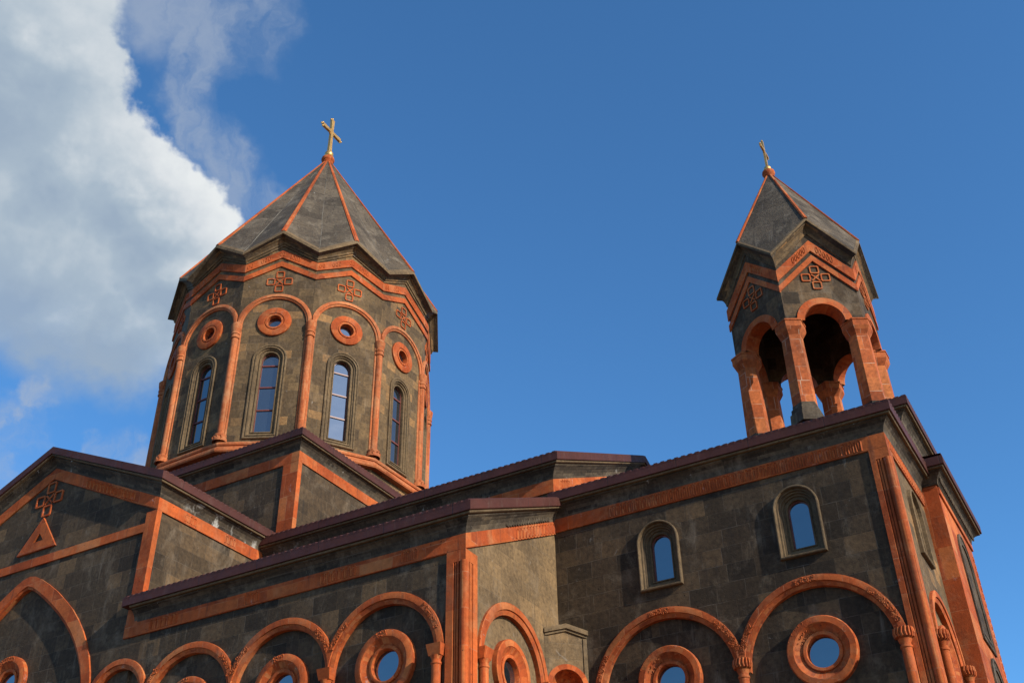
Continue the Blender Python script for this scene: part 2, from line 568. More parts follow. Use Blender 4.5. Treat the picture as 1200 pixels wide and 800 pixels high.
def wall(m, u0, u1, bot, top, openings=(), extra=(), w=0.0):
    """flat wall with shaped openings; top may be a function of u"""
    tf = top if callable(top) else (lambda u: top)
    bl = {round(u0, 5), round(u1, 5)}
    for o in openings:
        bl |= {round(a, 5) for a in o['us']}
    bl |= {round(a, 5) for a in extra}
    bl = sorted(b for b in bl if u0 - 1e-4 <= b <= u1 + 1e-4)
    for a, b in zip(bl[:-1], bl[1:]):
        mid = (a + b) / 2
        o = next((o for o in openings if o['us'][0] < mid < o['us'][-1]), None)
        if o is None:
            m.poly([(a, bot, w), (b, bot, w), (b, tf(b), w), (a, tf(a), w)])
        else:
            la, lb, ha, hb = o['lo'](a), o['lo'](b), o['hi'](a), o['hi'](b)
            if la > bot + 1e-4 or lb > bot + 1e-4:
                m.poly([(a, bot, w), (b, bot, w), (b, lb, w), (a, la, w)])
            m.poly([(a, ha, w), (b, hb, w), (b, tf(b), w), (a, tf(a), w)])


def op_arch(c_, r, zs, zb, n=18):
    us = [c_ - r * cos(pi * i / n) for i in range(n + 1)]
    return dict(us=us, lo=lambda u: zb, hi=lambda u: zs + sqrt(max(0, r * r - (u - c_) ** 2)))


def op_circle(c_, z, r, n=20):
    us = [c_ - r * cos(pi * i / n) for i in range(n + 1)]
    return dict(us=us, lo=lambda u: z - sqrt(max(0, r * r - (u - c_) ** 2)), hi=lambda u: z + sqrt(max(0, r * r - (u - c_) ** 2)))


def op_profile(c_, prof, zb):
    """prof: half outline (offset, z) from apex down"""
    us = sorted({c_ - a for a, b in prof} | {c_ + a for a, b in prof})

    def hi(u):
        d = abs(u - c_)
        for (a, za), (b, zb_) in zip(prof[:-1], prof[1:]):
            if a - 1e-6 <= d <= b + 1e-6:
                return za + (zb_ - za) * (d - a) / max(b - a, 1e-9)
        return prof[-1][1]
    return dict(us=us, lo=lambda u: zb, hi=hi)


def sweep(m, path, prof, closed=False, caps=True):
    """moulding: profile (out, up) run along a 3D path with plumb cuts and mitred plan corners"""
    P = [Vector(p) for p in path]
    n = len(P)
    segs = n if closed else n - 1
    nor = []
    for i in range(segs):
        d = P[(i + 1) % n] - P[i]
        h = Vector((d.y, -d.x, 0)).normalized()
        nor.append(h)
    rows = []
    for i in range(n):
        if closed:
            a, b = nor[i - 1], nor[i]
        else:
            a, b = nor[max(i - 1, 0)], nor[min(i, segs - 1)]
        mt = (a + b) / max(1.0 + a.dot(b), 0.2)
        rows.append([tuple(P[i] + mt * o + Vector((0, 0, z))) for o, z in prof])
    m.grid(rows, close_v=closed)
    if caps and not closed:
        m.poly(rows[0])
        m.poly(rows[-1])


def arch_ring(m, c_, zs, prof, a0=0.0, a1=pi, n=26, clamp=None):
    """archivolt: profile (r, w) swung from a0 to a1 about (c, zs)"""
    rows = []
    for i in range(n + 1):
        a = a0 + (a1 - a0) * i / n
        row = []
        for r, w in prof:
            u = c_ - r * cos(a)
            if clamp:
                u = min(max(u, clamp[0]), clamp[1])
            row.append((u, zs + r * sin(a), w))
        rows.append(row)
    m.grid(rows)


def arched_loop(c_, r, zs, zb, d, n=16):
    """closed outline of an arched window grown outwards by d"""
    pts = [(c_ - r - d, zb - d)]
    pts += [(c_ - (r + d) * cos(pi * i / n), zs + (r + d) * sin(pi * i / n)) for i in range(n + 1)]
    pts.append((c_ + r + d, zb - d))
    return pts


def arched_window(fr, c_, r, zs, zb, prof, parent, mat_frame, gw, bars=(), name='window', origin=None, jamb=True):
    m = MB(fr)
    rows = [[(a, b, w) for a, b in arched_loop(c_, r, zs, zb, d)] for d, w in prof]
    m.grid(rows, close_u=True)
    win = m.build(name, mat_frame, parent, origin=origin)
    m = MB(fr)
    m.poly([(a, b, gw) for a, b in arched_loop(c_, r, zs, zb, 0.0)])
    m.build('glass', M_GLASS, win, origin=origin)
    m = MB(fr)
    t = 0.028
    outer = arched_loop(c_, r, zs, zb, 0.0)
    inner = arched_loop(c_, r, zs, zb, -t)
    m.grid([[(a, b, gw + 0.035) for a, b in outer], [(a, b, gw + 0.035) for a, b in inner], [(a, b, gw) for a, b in inner]], close_u=True)
    m.build('sash', M_BAR, win, origin=origin)
    for z in bars:
        m = MB(fr)
        hw = r - t if z < zs else sqrt(max(0.01, (r - t) ** 2 - (z - zs) ** 2))
        m.box(c_ - hw, c_ + hw, z - 0.027, z + 0.027, gw - 0.01, gw + 0.04)
        m.build('glazing_bar', M_BAR, win, origin=origin)
    return win


def roundel(fr, c_, z, prof, hole, gw, parent, name='round_window', origin=None, carve=None, wbase=0.0):
    m = MB(fr)
    m.lathe((c_, z, wbase), prof, 40, axis='w')
    o = m.build(name, M_OR, parent, smooth=True, origin=origin)
    m = MB(fr)
    m.poly([(c_ + hole * cos(2 * pi * j / 40), z + hole * sin(2 * pi * j / 40), wbase + gw) for j in range(40)])
    m.build('glass', M_GLASS, o, origin=origin)
    if carve:
        m = MB(fr)
        r0, r1, a0, a1, w = carve
        rows_ = max(1, int(round((r1 - r0) / 0.075)))
        for q_ in range(rows_):
            rr = r0 + (r1 - r0) * (q_ + 0.5) / rows_
            na = max(2, int((a1 - a0) * rr / 0.08))
            for i in range(na):
                a = a0 + (a1 - a0) * (i + 0.5 + random.uniform(-.25, .25)) / na
                cx_, cz_ = c_ + rr * cos(a), z + rr * sin(a)
                s_ = random.uniform(0.022, 0.036)
                b0, b1 = random.uniform(0, 6.28), random.uniform(3.0, 5.6)
                wl_ = wbase + w(rr) if callable(w) else wbase + w
                m.tube([(cx_ + s_ * cos(b0 + b1 * t / 6), cz_ + s_ * sin(b0 + b1 * t / 6), wl_) for t in range(7)], random.uniform(0.010, 0.016), 4)
        m.build('carving', M_OR, o, origin=origin)
    return o


def frieze(fr, u0, u1, zc, h, w, parent, mat, slope=0.0, pitch=0.17, name='carved_frieze', axis_z0=None, origin=None):
    """row of small cut horseshoes and stems, standing proud of a band"""
    m = MB(fr)
    n = max(1, int(round((u1 - u0) / pitch)))
    p = (u1 - u0) / n
    for i in range(n):
        u = u0 + (i + 0.5) * p
        z = zc + slope * (u - u0)
        r = p * 0.34
        top = z + h * 0.5 - r - 0.02
        pts = [(u - r * 0.9, z - h * 0.46, w)]
        pts += [(u - r * cos(pi * t / 6), top + r * sin(pi * t / 6), w) for t in range(7)]
        pts += [(u + r * 0.9, z - h * 0.46, w)]
        m.tube(pts, 0.026, 4)
        m.tube([(u, z - h * 0.42, w), (u, top - r * 0.1, w)], [0.014, 0.030], 4)
        if i:
            m.tube([(u - p / 2 - 0.02, z + h * 0.44, w), (u - p / 2 + 0.02, z + h * 0.25, w), (u - p / 2 - 0.01, z + h * 0.1, w)], 0.022, 4)
    return m.build(name, mat, parent, origin=origin)


def emblem(fr, c_, z, s, w, parent, mat, origin=None, name='knot_cross'):
    """interlaced cross: four looped arms tied at the middle"""
    m = MB(fr)
    t = 0.082 * s
    for a in range(4):
        ca, sa = cos(a * pi / 2), sin(a * pi / 2)

        def R(x, y):
            return (c_ + x * ca - y * sa, z + x * sa + y * ca)
        cx_, hx, hy, b = 0.66 * s, 0.32 * s, 0.32 * s, 0.07 * s
        out = [(cx_ - hx, -hy + b), (cx_ - hx + b, -hy), (cx_ + hx - b, -hy), (cx_ + hx, -hy + b), (cx_ + hx, hy - b), (cx_ + hx - b, hy), (cx_ - hx + b, hy), (cx_ - hx, hy - b)]
        inn = [(cx_ + (x - cx_) * (hx - t) / hx, y * (hy - t) / hy) for x, y in out]
        n = len(out)
        for i in range(n):
            j = (i + 1) % n
            m.prism([R(*out[i]), R(*out[j]), R(*inn[j]), R(*inn[i])], w, w + 0.04)
    for a in (pi / 4, 3 * pi / 4):
        dx, dz2 = cos(a) * 0.36 * s, sin(a) * 0.36 * s
        ex, ez = -sin(a) * t * 0.5, cos(a) * t * 0.5
        m.prism([(c_ - dx - ex, z - dz2 - ez), (c_ + dx - ex, z + dz2 - ez), (c_ + dx + ex, z + dz2 + ez), (c_ - dx + ex, z - dz2 + ez)], w, w + (0.033 if a < 1 else 0.036))
    return m.build(name, mat, parent, origin=origin)


def corrugated(m, e0, e1, t0, t1, amp=0.022, pitch=0.19, lip=0.05):
    """profiled sheet between an eave line e0-e1 and a head line t0-t1"""
    e0, e1, t0, t1 = map(Vector, (e0, e1, t0, t1))
    L = (e1 - e0).length
    n = max(1, int(L / pitch))
    prof = [(0.0, 0.0), (0.30, 0.0), (0.42, 1.0), (0.88, 1.0), (1.0, 0.0)]
    nrm = (e1 - e0).cross(t0 - e0)
    if nrm.length < 1e-6:
        nrm = (e1 - e0).cross(t1 - e0)
    nrm.normalize()
    if nrm.z < 0:
        nrm.negate()
    ra, rb, rc = [], [], []
    for i in range(n):
        for a, h in prof[:-1] if i < n - 1 else prof:
            f = (i + a) / n
            o = nrm * (amp * h)
            pe, pt = e0.lerp(e1, f), t0.lerp(t1, f)
            rb.append(tuple(pe + o))
            rc.append(tuple(pt + o))
            ra.append(tuple(pe - Vector((0, 0, lip))))
    m.grid([ra, rb, rc])


# ------------------------------------------------------------------ lay-out of the church (metres, eye at the origin)
GZ = -1.6                     # ground
XC, YC = -27.78, 30.70        # under the dome
YA = 20.0                     # transept front and aisle wall
XB = -12.55                   # west end of the aisle and nave
YW, YN = 24.53, 36.87         # nave and west arm walls
XW = -3.645                   # west front
HT = 4.88
XT, XT2 = XC + HT, XC - HT
PITCH = 0.481

FA = Frame((0, YA, 0), (1, 0, 0), (0, -1, 0))
FW = Frame((0, YW, 0), (1, 0, 0), (0, -1, 0))
FB = Frame((XB, 0, 0), (0, 1, 0), (1, 0, 0))
FX = Frame((XW, 0, 0), (0, 1, 0), (1, 0, 0))
FT = Frame((XT, 0, 0), (0, 1, 0), (1, 0, 0))

church = thing('church', (XC, YC, GZ), 'dark tuff stone church with orange stone trim, maroon metal roofs and arcaded walls', 'church')

BAND = [(0.0, -0.38), (0.045, -0.38), (0.05, -0.36), (0.05, 0.0), (0.0, 0.0)]
COVE = [(0.0, 0.0), (0.045, 0.002), (0.055, 0.06), (0.08, 0.14), (0.125, 0.215), (0.185, 0.275), (0.235, 0.305), (0.235, 0.335), (0.0, 0.335)]
DRIP = [(0.0, 0.337), (0.305, 0.337), (0.32, 0.352), (0.32, 0.39), (0.0, 0.39)]
FASC = [(0.10, 0.393), (0.362, 0.393), (0.368, 0.402), (0.368, 0.635), (0.10, 0.66)]


def entablature(path, closed=False, band=True, names=('stone_band', 'cornice', 'drip_course', 'fascia'), bandpath=None, fascpath=None, covepath=None, cove=COVE):
    res = []
    if band:
        m = MB()
        sweep(m, bandpath or path, BAND, closed)
        res.append(m.build(names[0], M_OR, church))
    m = MB()
    sweep(m, covepath or path, cove, closed)
    res.append(m.build(names[1], M_CORN, church))
    m = MB()
    sweep(m, covepath or path, DRIP, closed)
    res.append(m.build(names[2], M_TRIM, church))
    m = MB()
    sweep(m, fascpath or path, FASC, closed)
    res.append(m.build(names[3], M_ROOF, church))
    return res


# ---- transept
ZT = 14.90
ZTA = ZT + HT * PITCH


def gable_t(u):
    return ZT + 0.05 + (HT - abs(u - XC)) * PITCH


big_out = [(0.0, 13.60), (0.25, 13.55), (0.55, 13.40), (0.95, 13.15), (1.40, 12.83), (1.83, 12.47), (2.22, 12.12), (2.56, 11.74), (2.85, 11.36), (3.10, 10.96), (3.30, 10.56), (3.46, 10.12), (3.57, 9.66), (3.64, 9.2), (3.66, 8.6)]
big_in = [(0.0, 13.22), (0.22, 13.14), (0.48, 12.98), (0.84, 12.72), (1.25, 12.40), (1.63, 12.08), (1.98, 11.74), (2.29, 11.40), (2.56, 11.05), (2.79, 10.68), (2.98, 10.32), (3.12, 9.94), (3.22, 9.55), (3.28, 9.15), (3.30, 8.6)]
REC = -0.115
SPL = XC + 3.5
m = MB(FA)
wall(m, XT2, SPL, GZ, gable_t, [op_profile(XC, big_in, GZ + 0.6)], extra=[XC])
wall(m, SPL, XT, 10.5, gable_t)
wall(m, XC - 3.4, XC + 3.4, GZ + 0.6, 13.4, [op_circle(XC, 10.40, 0.40)], w=REC)
m.fr = FT
wall(m, YA, 26.0, GZ, ZT + 0.05)
m.fr = Frame((XT2, 0, 0), (0, 1, 0), (-1, 0, 0))
wall(m, YA, 26.0, GZ, ZT + 0.05)
m.build('transept_wall', M_DARK, church)
# north transept, plain
m = MB(Frame((0, 2 * YC - YA, 0), (1, 0, 0), (0, 1, 0)))
wall(m, XT2, XT, GZ, gable_t, extra=[XC])
for xx in (XT, XT2):
    m.fr = Frame((xx, 0, 0), (0, 1, 0), (1, 0, 0))
    wall(m, 35.4, 2 * YC - YA, GZ, ZT + 0.05)
m.build('transept_wall', M_DARK, church)

entablature([(XT2, 25.4, ZT), (XT2, YA, ZT), (XC, YA, ZTA), (XT, YA, ZT), (XT, 25.0, ZT)])
m = MB()
sweep(m, [(XT, 36.4, ZT), (XT, 2 * YC - YA, ZT), (XC, 2 * YC - YA, ZTA), (XT2, 2 * YC - YA, ZT), (XT2, 36.4, ZT)], COVE)
m.build('cornice', M_CORN, church)
m = MB()
for sgn in (-1, 1):
    xe = XC + sgn * (HT + 0.37)
    ze = ZT + 0.645
    za = ze + HT * PITCH
    for ya, yb in ((YA - 0.33, 26.0), (35.4, 2 * YC - YA + 0.3)):
        m = MB()
        corrugated(m, (xe, ya, ze), (xe, yb, ze), (XC, ya, za), (XC, yb, za))
        m.build('sheet_roof', M_ROOF, church)

# pointed blind arch
m = MB(FA)
rows = []
rev = list(range(len(big_out)))
for sgn in (-1, 1):
    seq = reversed(rev) if sgn < 0 else rev[1:]
    for i in seq:
        (ao, zo), (ai, zi) = big_out[i], big_in[i]
        P_ = [(ao, zo, 0.0), (ao, zo, 0.055), (ao * .2 + ai * .8, zo * .2 + zi * .8, 0.06), (ai + (ao - ai) * .16, zi + (zo - zi) * .16, 0.03), (ai, zi, 0.012), (ai, zi, REC)]
        rows.append([(XC + sgn * a, z, w) for a, z, w in P_])
m.grid(rows)
for sgn in (-1, 1):
    a, b = XC + sgn * 3.30, XC + sgn * 3.66
    m.box(min(a, b), max(a, b), GZ + 0.6, 8.6, REC, 0.055)
m.build('pointed_arch', M_OR, church)

DISH = lambda r_: 0.165 if r_ > 0.63 else 0.05 + (r_ - 0.47) * 0.66
RP = [(0.80, 0.0), (0.80, 0.13), (0.775, 0.15), (0.64, 0.155), (0.62, 0.135), (0.50, 0.055), (0.455, 0.035), (0.452, 0.075), (0.435, 0.085), (0.375, 0.08), (0.365, 0.06), (0.355, -0.06)]
roundel(FA, XC - 0.05, 10.40, RP, 0.356, -0.05, church, wbase=REC, carve=(0.64, 0.79, 1.2, 2.2, 0.155))

# string course, corner pilaster, triangle window and knot
m = MB(FA)
m.box(XT2 + 0.36, XT - 0.36, 13.92, 14.19, 0.0, 0.05)
m.build('string_course', M_OR, church)
for sgn in (1, -1):
    m = MB()
    pth = [(XT - 0.36, YA, 0), (XT, YA, 0), (XT, YA + 0.13, 0)] if sgn > 0 else [(XT2, YA + 0.13, 0), (XT2, YA, 0), (XT2 + 0.36, YA, 0)]
    sweep(m, pth, [(0, 10.82), (0.052, 10.82), (0.052, ZT - 0.385), (0, ZT - 0.385)])
    m.build('corner_pilaster', M_OR, church)
m = MB(FA)
tri = [(XC - 0.03, 15.54), (XC - 0.87, 14.43), (XC + 0.81, 14.43)]
tin = [(XC - 0.03, 15.02), (XC - 0.25, 14.74), (XC + 0.19, 14.74)]
for i in range(3):
    j = (i + 1) % 3
    m.prism([tri[i], tri[j], tin[j], tin[i]], 0.0, 0.065)
tw = m.build('triangle_window', M_OR, church)
m = MB(FA)
m.poly([(a, b, 0.006) for a, b in tin])
m.build('triangle_recess', M_DARK, tw)
emblem(FA, XC - 0.02, 16.18, 0.60, 0.0, church, M_OR)
frieze(FA, XC + 1.6, XC + 3.9, ZTA - 0.19 - 1.6 * PITCH, 0.30, 0.05, church, M_OR, slope=-PITCH, pitch=0.16)
for ya, yb in ((21.0, 21.5), (22.7, 23.2)):
    frieze(FT, ya, yb, ZT - 0.19, 0.26, 0.05, church, M_OR, pitch=0.16)

# ---- aisle
ZAI = 11.18
aw_cols = [-13.21, -16.22, -19.22, -22.20]
m = MB(FA)
ARI, ARO, AZS = 1.40, 1.67, 8.53
ops = []
for a, b in zip(aw_cols[1:], aw_cols[:-1]):
    ops.append(op_arch((a + b) / 2, ARI, AZS, GZ + 0.6))
C4, R4I, R4O, Z4 = -23.22, 0.86, 1.12, 9.12
ops.append(op_arch(C4, R4I, Z4, GZ + 0.6))
wall(m, SPL, XB, GZ, 10.5, ops)
wall(m, XT, XB, 10.5, ZAI + 0.03)
circ = [op_circle((a + b) / 2, 8.53, 0.40) for a, b in zip(aw_cols[1:], aw_cols[:-1])]
wall(m, SPL + 0.1, -13.0, GZ + 0.6, 10.3, circ, w=REC)
m.build('aisle_wall', M_DARK, church)


def ring_prof(ri, ro):
    t = ro - ri
    return [(ro, 0.0), (ro, 0.066), (ro - 0.02, 0.074), (ri + t * .42, 0.074), (ri + t * .39, 0.042), (ri + t * .30, 0.04), (ri + t * .05, 0.012), (ri, 0.008), (ri, REC)]


def colonnette(fr, u, ztop, zbot, parent, r=0.105, carved=False, mirror=None, origin=None, half=0.10):
    """slender shaft under the arches: capital block, necking, shaft, base"""
    m_ = MB(fr)
    m_.box(u - half, u + half, zbot, ztop, REC, 0.0)
    rows = []
    prof = [(r * 1.25, zbot), (r * 1.25, zbot + 0.12), (r, zbot + 0.2), (r, ztop - 0.42), (r * 1.18, ztop - 0.40), (r * 1.18, ztop - 0.36), (r, ztop - 0.35), (r * 1.0, ztop - 0.30), (r * 1.35, ztop - 0.22)]
    for rr, z in prof:
        rows.append([(u + rr * cos(2 * pi * j / 14), z, 0.03 + r * 0.55 + rr * sin(2 * pi * j / 14)) for j in range(14)])
    m_.grid(rows, close_u=True)
    col_ = m_.build('colonnette', M_OR, parent, smooth=True, origin=origin)
    m_ = MB(fr)
    hw, dpt = 0.19, 0.24
    z1, z0 = ztop + 0.03, ztop - 0.22
    if carved:
        rr_ = [(hw * .62, z0), (hw * .95, z0 + .05), (hw * 1.02, z0 + .12), (hw * .85, z0 + .19), (hw * 1.05, z1)]
        rows = []
        for rr, z in rr_:
            rows.append([(u + rr * cos(2 * pi * j / 14), z, 0.07 + rr * 0.9 * sin(2 * pi * j / 14)) for j in range(14)])
        m_.grid(rows, close_u=True)
        m_.poly(rows[-1])
        for j in range(9):
            a = pi * j / 8
            m_.tube([(u + hw * cos(a), z0 + 0.05, 0.07 + hw * 0.9 * sin(a)), (u + hw * 1.12 * cos(a + .1), z0 + 0.13, 0.07 + hw * 1.0 * sin(a + .1)), (u + hw * 1.0 * cos(a), z1, 0.07 + hw * 0.9 * sin(a))], 0.03, 5)
    else:
        i0 = m_.add([(u - hw * .8, z0, -0.002), (u + hw * .8, z0, -0.002), (u + hw * .8, z0, dpt * .75), (u - hw * .8, z0, dpt * .75),
                     (u - hw, z1, -0.002), (u + hw, z1, -0.002), (u + hw, z1, dpt), (u - hw, z1, dpt)])
        for q_ in ((0, 1, 2, 3), (4, 5, 6, 7), (0, 1, 5, 4), (1, 2, 6, 5), (2, 3, 7, 6), (3, 0, 4, 7)):
            m_.f.append([i0 + j for j in q_])
    m_.build('capital', M_OR, col_, origin=origin)
    return col_


for i, (a, b) in enumerate(zip(aw_cols[1:], aw_cols[:-1])):
    c_ = (a + b) / 2
    m = MB(FA)
    arch_ring(m, c_, AZS, ring_prof(ARI, ARO), clamp=(a + 0.002, b - 0.002 if i else b + 0.2))
    ar = m.build('arch', M_OR, church, smooth=True)
    for a0, a1 in ((0.42, 0.80), (2.35, 2.75)):
        m = MB(FA)
        arch_ring(m, c_, AZS, [(ARO - 0.165, 0.070), (ARO - 0.160, 0.079), (ARO - 0.035, 0.079), (ARO - 0.03, 0.070)], a0 - 0.03, a1 + 0.03, 8)
        for t in range(5):
            aa = a0 + (a1 - a0) * t / 4
            for rr in (ARO - 0.10,):
                cx_, cz_ = c_ - rr * cos(aa), AZS + rr * sin(aa)
                for _ in range(4):
                    ox, oz, b0 = random.uniform(-.06, .06), random.uniform(-.06, .06), random.uniform(0, 6.28)
                    sz = random.uniform(.018, .034)
                    m.tube([(cx_ + ox + sz * cos(b0 + 0.75 * s_), cz_ + oz + sz * sin(b0 + 0.75 * s_), 0.082) for s_ in range(6)], 0.012, 4)
        m.build('carving', M_OR, ar)
    roundel(FA, c_ + 0.04, 8.53, RP, 0.356, -0.05, church, wbase=REC, carve=(0.64, 0.79, 1.5, 1.9, 0.155))
m = MB(FA)
arch_ring(m, C4, Z4, ring_prof(R4I, R4O), clamp=(C4 - 1.05, aw_cols[3] - 0.002))
for sgn in (-1, 1):
    a, b = C4 + sgn * R4I, C4 + sgn * (R4O - 0.06)
    m.box(min(a, b), max(a, b), GZ + 0.6, Z4, REC, 0.07)
m.build('arch', M_OR, church, smooth=True)
roundel(FA, C4, 8.2, [(r * 0.62, h) for r, h in RP], 0.22, 0.01, church, wbase=REC)
for u in aw_cols[:3]:
    colonnette(FA, u, AZS + 0.10, GZ + 0.6, church)

# west end of the aisle
m = MB(FB)
BC = 22.14
wall(m, YA, YW, GZ, 10.6, [op_arch(BC, ARI - 0.06, AZS, GZ + 0.6)])
wall(m, YA, YW, 10.6, lambda u: ZAI + 0.03 + (u - YA) * PITCH)
wall(m, BC - 1.5, BC + 1.5, GZ + 0.6, 10.3, [op_circle(BC, 8.53, 0.40)], w=REC)
m.build('aisle_wall', M_END, church)
m = MB(FB)
arch_ring(m, BC, AZS, ring_prof(ARI - 0.06, ARO - 0.04))
m.build('arch', M_OR, church, smooth=True)
for u in (BC - 1.46, BC + 1.46):
    colonnette(FB, u, AZS + 0.10, GZ + 0.6, church)
roundel(FB, BC, 8.53, [(r * 0.98, h) for r, h in RP], 0.35, -0.05, church, wbase=REC)

ylen = YW - 0.40 - YA
ap_ = [(XT - 0.05, YA, ZAI), (XB, YA, ZAI), (XB, YA + ylen + 0.38, ZAI + (ylen + 0.38) * PITCH)]
bp_ = [(XT - 0.38, YA, ZAI), (XB, YA, ZAI), (XB, YW - 0.002, ZAI + (YW - YA) * PITCH)]
fp_ = [(XT - 0.30, YA, ZAI), (XB, YA, ZAI), (XB, YW - 0.01, ZAI + (YW - 0.01 - YA) * PITCH)]
entablature(ap_, bandpath=bp_, fascpath=fp_)
m = MB()
ze = ZAI + 0.645
corrugated(m, (XT - 0.30, YA - 0.37, ze), (XB + 0.33, YA - 0.37, ze), (XT - 0.02, YW + 0.02, ze + (YW + .02 - YA) * PITCH), (XB + 0.33, YW + .02, ze + (YW + .02 - YA) * PITCH))
m.build('sheet_roof', M_ROOF, church)
for a, b in ((-22.35, -21.35), (-19.1, -18.6), (-16.7, -15.6), (-14.3, -13.8)):
    frieze(FA, a, b, ZAI - 0.19, 0.30, 0.05, church, M_OR, pitch=0.18)
frieze(FB, 22.3, 24.45, ZAI - 0.19 + 2.3 * PITCH, 0.32, 0.05, church, M_OR, slope=PITCH, pitch=0.17)
FBc = Frame((XB, 0, 0), (0, 1, 0), (1, 0, 0))
frieze(FBc, 21.8, 24.1, ZAI + 0.115 + 1.8 * PITCH, 0.17, 0.072, church, M_CORN, slope=PITCH, pitch=0.13)

# corner pilasters with rolls
def rolled_corner(x, y, ztop, wa, wb, zbot=GZ + 0.3):
    """corner pilaster: flat strips, two fillets either side and a round roll on the angle"""
    zt = ztop - 0.27
    half = [(wa, 0.0), (wa, 0.055), (0.275, 0.055), (0.265, 0.006), (0.245, 0.006), (0.24, 0.045), (0.205, 0.045), (0.20, 0.006), (0.185, 0.006), (0.18, 0.05), (0.135, 0.05), (0.13, 0.006), (0.06, 0.006)]
    plan = [(x - a, y - w) for a, w in half]
    R_ = 0.105
    plan += [(x - 0.015 + R_ * cos(b), y + 0.015 + R_ * sin(b)) for b in [pi + pi / 5 + (1.1 * pi) * t / 12 for t in range(13)]]
    plan += [(x + w, y + a * (wb / wa if a == wa else 1)) for a, w in reversed(half)]
    m_ = MB()
    m_.grid([[(a, b, zbot) for a, b in plan], [(a, b, zt) for a, b in plan]])
    pil = m_.build('corner_pilaster', M_OR, church, smooth=True)
    m_ = MB()
    sweep(m_, [(x - wa, y, 0), (x, y, 0), (x, y + wb, 0)], [(0, zt - 0.002), (0.053, zt - 0.002), (0.053, ztop), (0, ztop)])
    m_.build('pilaster_head', M_OR, pil)
    return pil


rolled_corner(XB, YA, ZAI - 0.382, 0.46, 0.46)

# ---- nave
ZN = 14.63
ZNA = ZN + (YC - YW) * PITCH
XE = 2 * XC - XB


def gable_n(u):
    return ZN + 0.05 + (YC - YW - abs(u - YC)) * PITCH


m = MB(FW)
wall(m, XE, XB, GZ, ZN + 0.05)
m.fr = Frame((0, YN, 0), (1, 0, 0), (0, 1, 0))
wall(m, XE, XB, GZ, ZN + 0.05)
m.fr = FB
wall(m, YW, YN, 10.0, gable_n, extra=[YC])
m.fr = Frame((XE, 0, 0), (0, 1, 0), (-1, 0, 0))
wall(m, YW, YN, GZ, gable_n, extra=[YC])
m.build('nave_wall', M_DARK, church)
entablature([(XT + 0.05, YW, ZN), (XB, YW, ZN), (XB, YC, ZNA), (XB, YN, ZN), (XT, YN, ZN)])
entablature([(XT2, YN, ZN), (XE, YN, ZN), (XE, YC, ZNA), (XE, YW, ZN), (XT2 - 0.05, YW, ZN)])
m = MB()
ze = ZN + 0.645
for xa, xb in ((XT - 0.1, XB + 0.33), (XE - 0.33, XT2 + 0.1)):
    for sgn in (-1, 1):
        ye = YC + sgn * (YC - YW + 0.37)
        za = ze + (YC - YW) * PITCH
        m = MB()
        corrugated(m, (xa, ye, ze), (xb, ye, ze), (xa, YC, za), (xb, YC, za))
        m.build('sheet_roof', M_ROOF, church)
frieze(FB, 24.9, 25.5, ZN - 0.19 + 0.4 * PITCH, 0.28, 0.05, church, M_OR, slope=PITCH, pitch=0.16)
# eastern and northern aisles, plain
m = MB(FA)
wall(m, XE, XT2, GZ, ZAI)
m.fr = Frame((XE, 0, 0), (0, 1, 0), (-1, 0, 0))
wall(m, YA, YW, GZ, lambda u: ZAI + (u - YA) * PITCH)
m.fr = Frame((0, 2 * YC - YA, 0), (1, 0, 0), (0, 1, 0))
wall(m, XE, XT2, GZ, ZAI)
wall(m, XT, XB, GZ, ZAI)
for xx in (XE, XB):
    m.fr = Frame((xx, 0, 0), (0, 1, 0), (1, 0, 0))
    wall(m, YN, 2 * YC - YA, GZ, lambda u: ZAI + (2 * YC - YA - u) * PITCH)
m.build('aisle_wall', M_DARK, church)
m = MB()
for xa, xb in ((XE - 0.3, XT2), (XT, XB + 0.3)):
    for sgn in (-1, 1):
        if sgn < 0 and xb > XC:
            continue
        ye = YC + sgn * (YC - YA + 0.37)
        yt = YC + sgn * (YC - YW)
        z0 = ZAI + 0.55
        m = MB()
        corrugated(m, (xa, ye, z0), (xb, ye, z0), (xa, yt, z0 + 4.9 * PITCH), (xb, yt, z0 + 4.9 * PITCH))
        m.build('sheet_roof', M_ROOF, church)

# ---- crossing base under the dome
HX, HY = 5.50, 5.70
ZB = 18.66
corn = [(XC - HX, YC - HY), (XC + HX, YC - HY), (XC + HX, YC + HY), (XC - HX, YC + HY)]
m = MB()
for i in range(4):
    a, b = corn[i], corn[(i + 1) % 4]
    m.poly([(*a, 13.0), (*b, 13.0), (*b, ZB + 0.03), (*a, ZB + 0.03)])
m.build('crossing_wall', M_DARK, church)
entablature([(*c2, ZB) for c2 in corn], closed=True)
for i in range(4):
    a = Vector(corn[i])
    p_ = Vector(corn[i - 1]) - a
    n_ = Vector(corn[(i + 1) % 4]) - a
    wa_, wb_ = (0.6, 0.14) if i % 2 else (0.14, 0.6)
    m = MB()
    q0 = a + p_.normalized() * wa_
    q1 = a + n_.normalized() * wb_
    sweep(m, [(*q0, 0), (*a, 0), (*q1, 0)], [(0, 13.0), (0.052, 13.0), (0.052, ZB - 0.385), (0, ZB - 0.385)])
    m.build('corner_pilaster', M_OR, church)
m = MB()
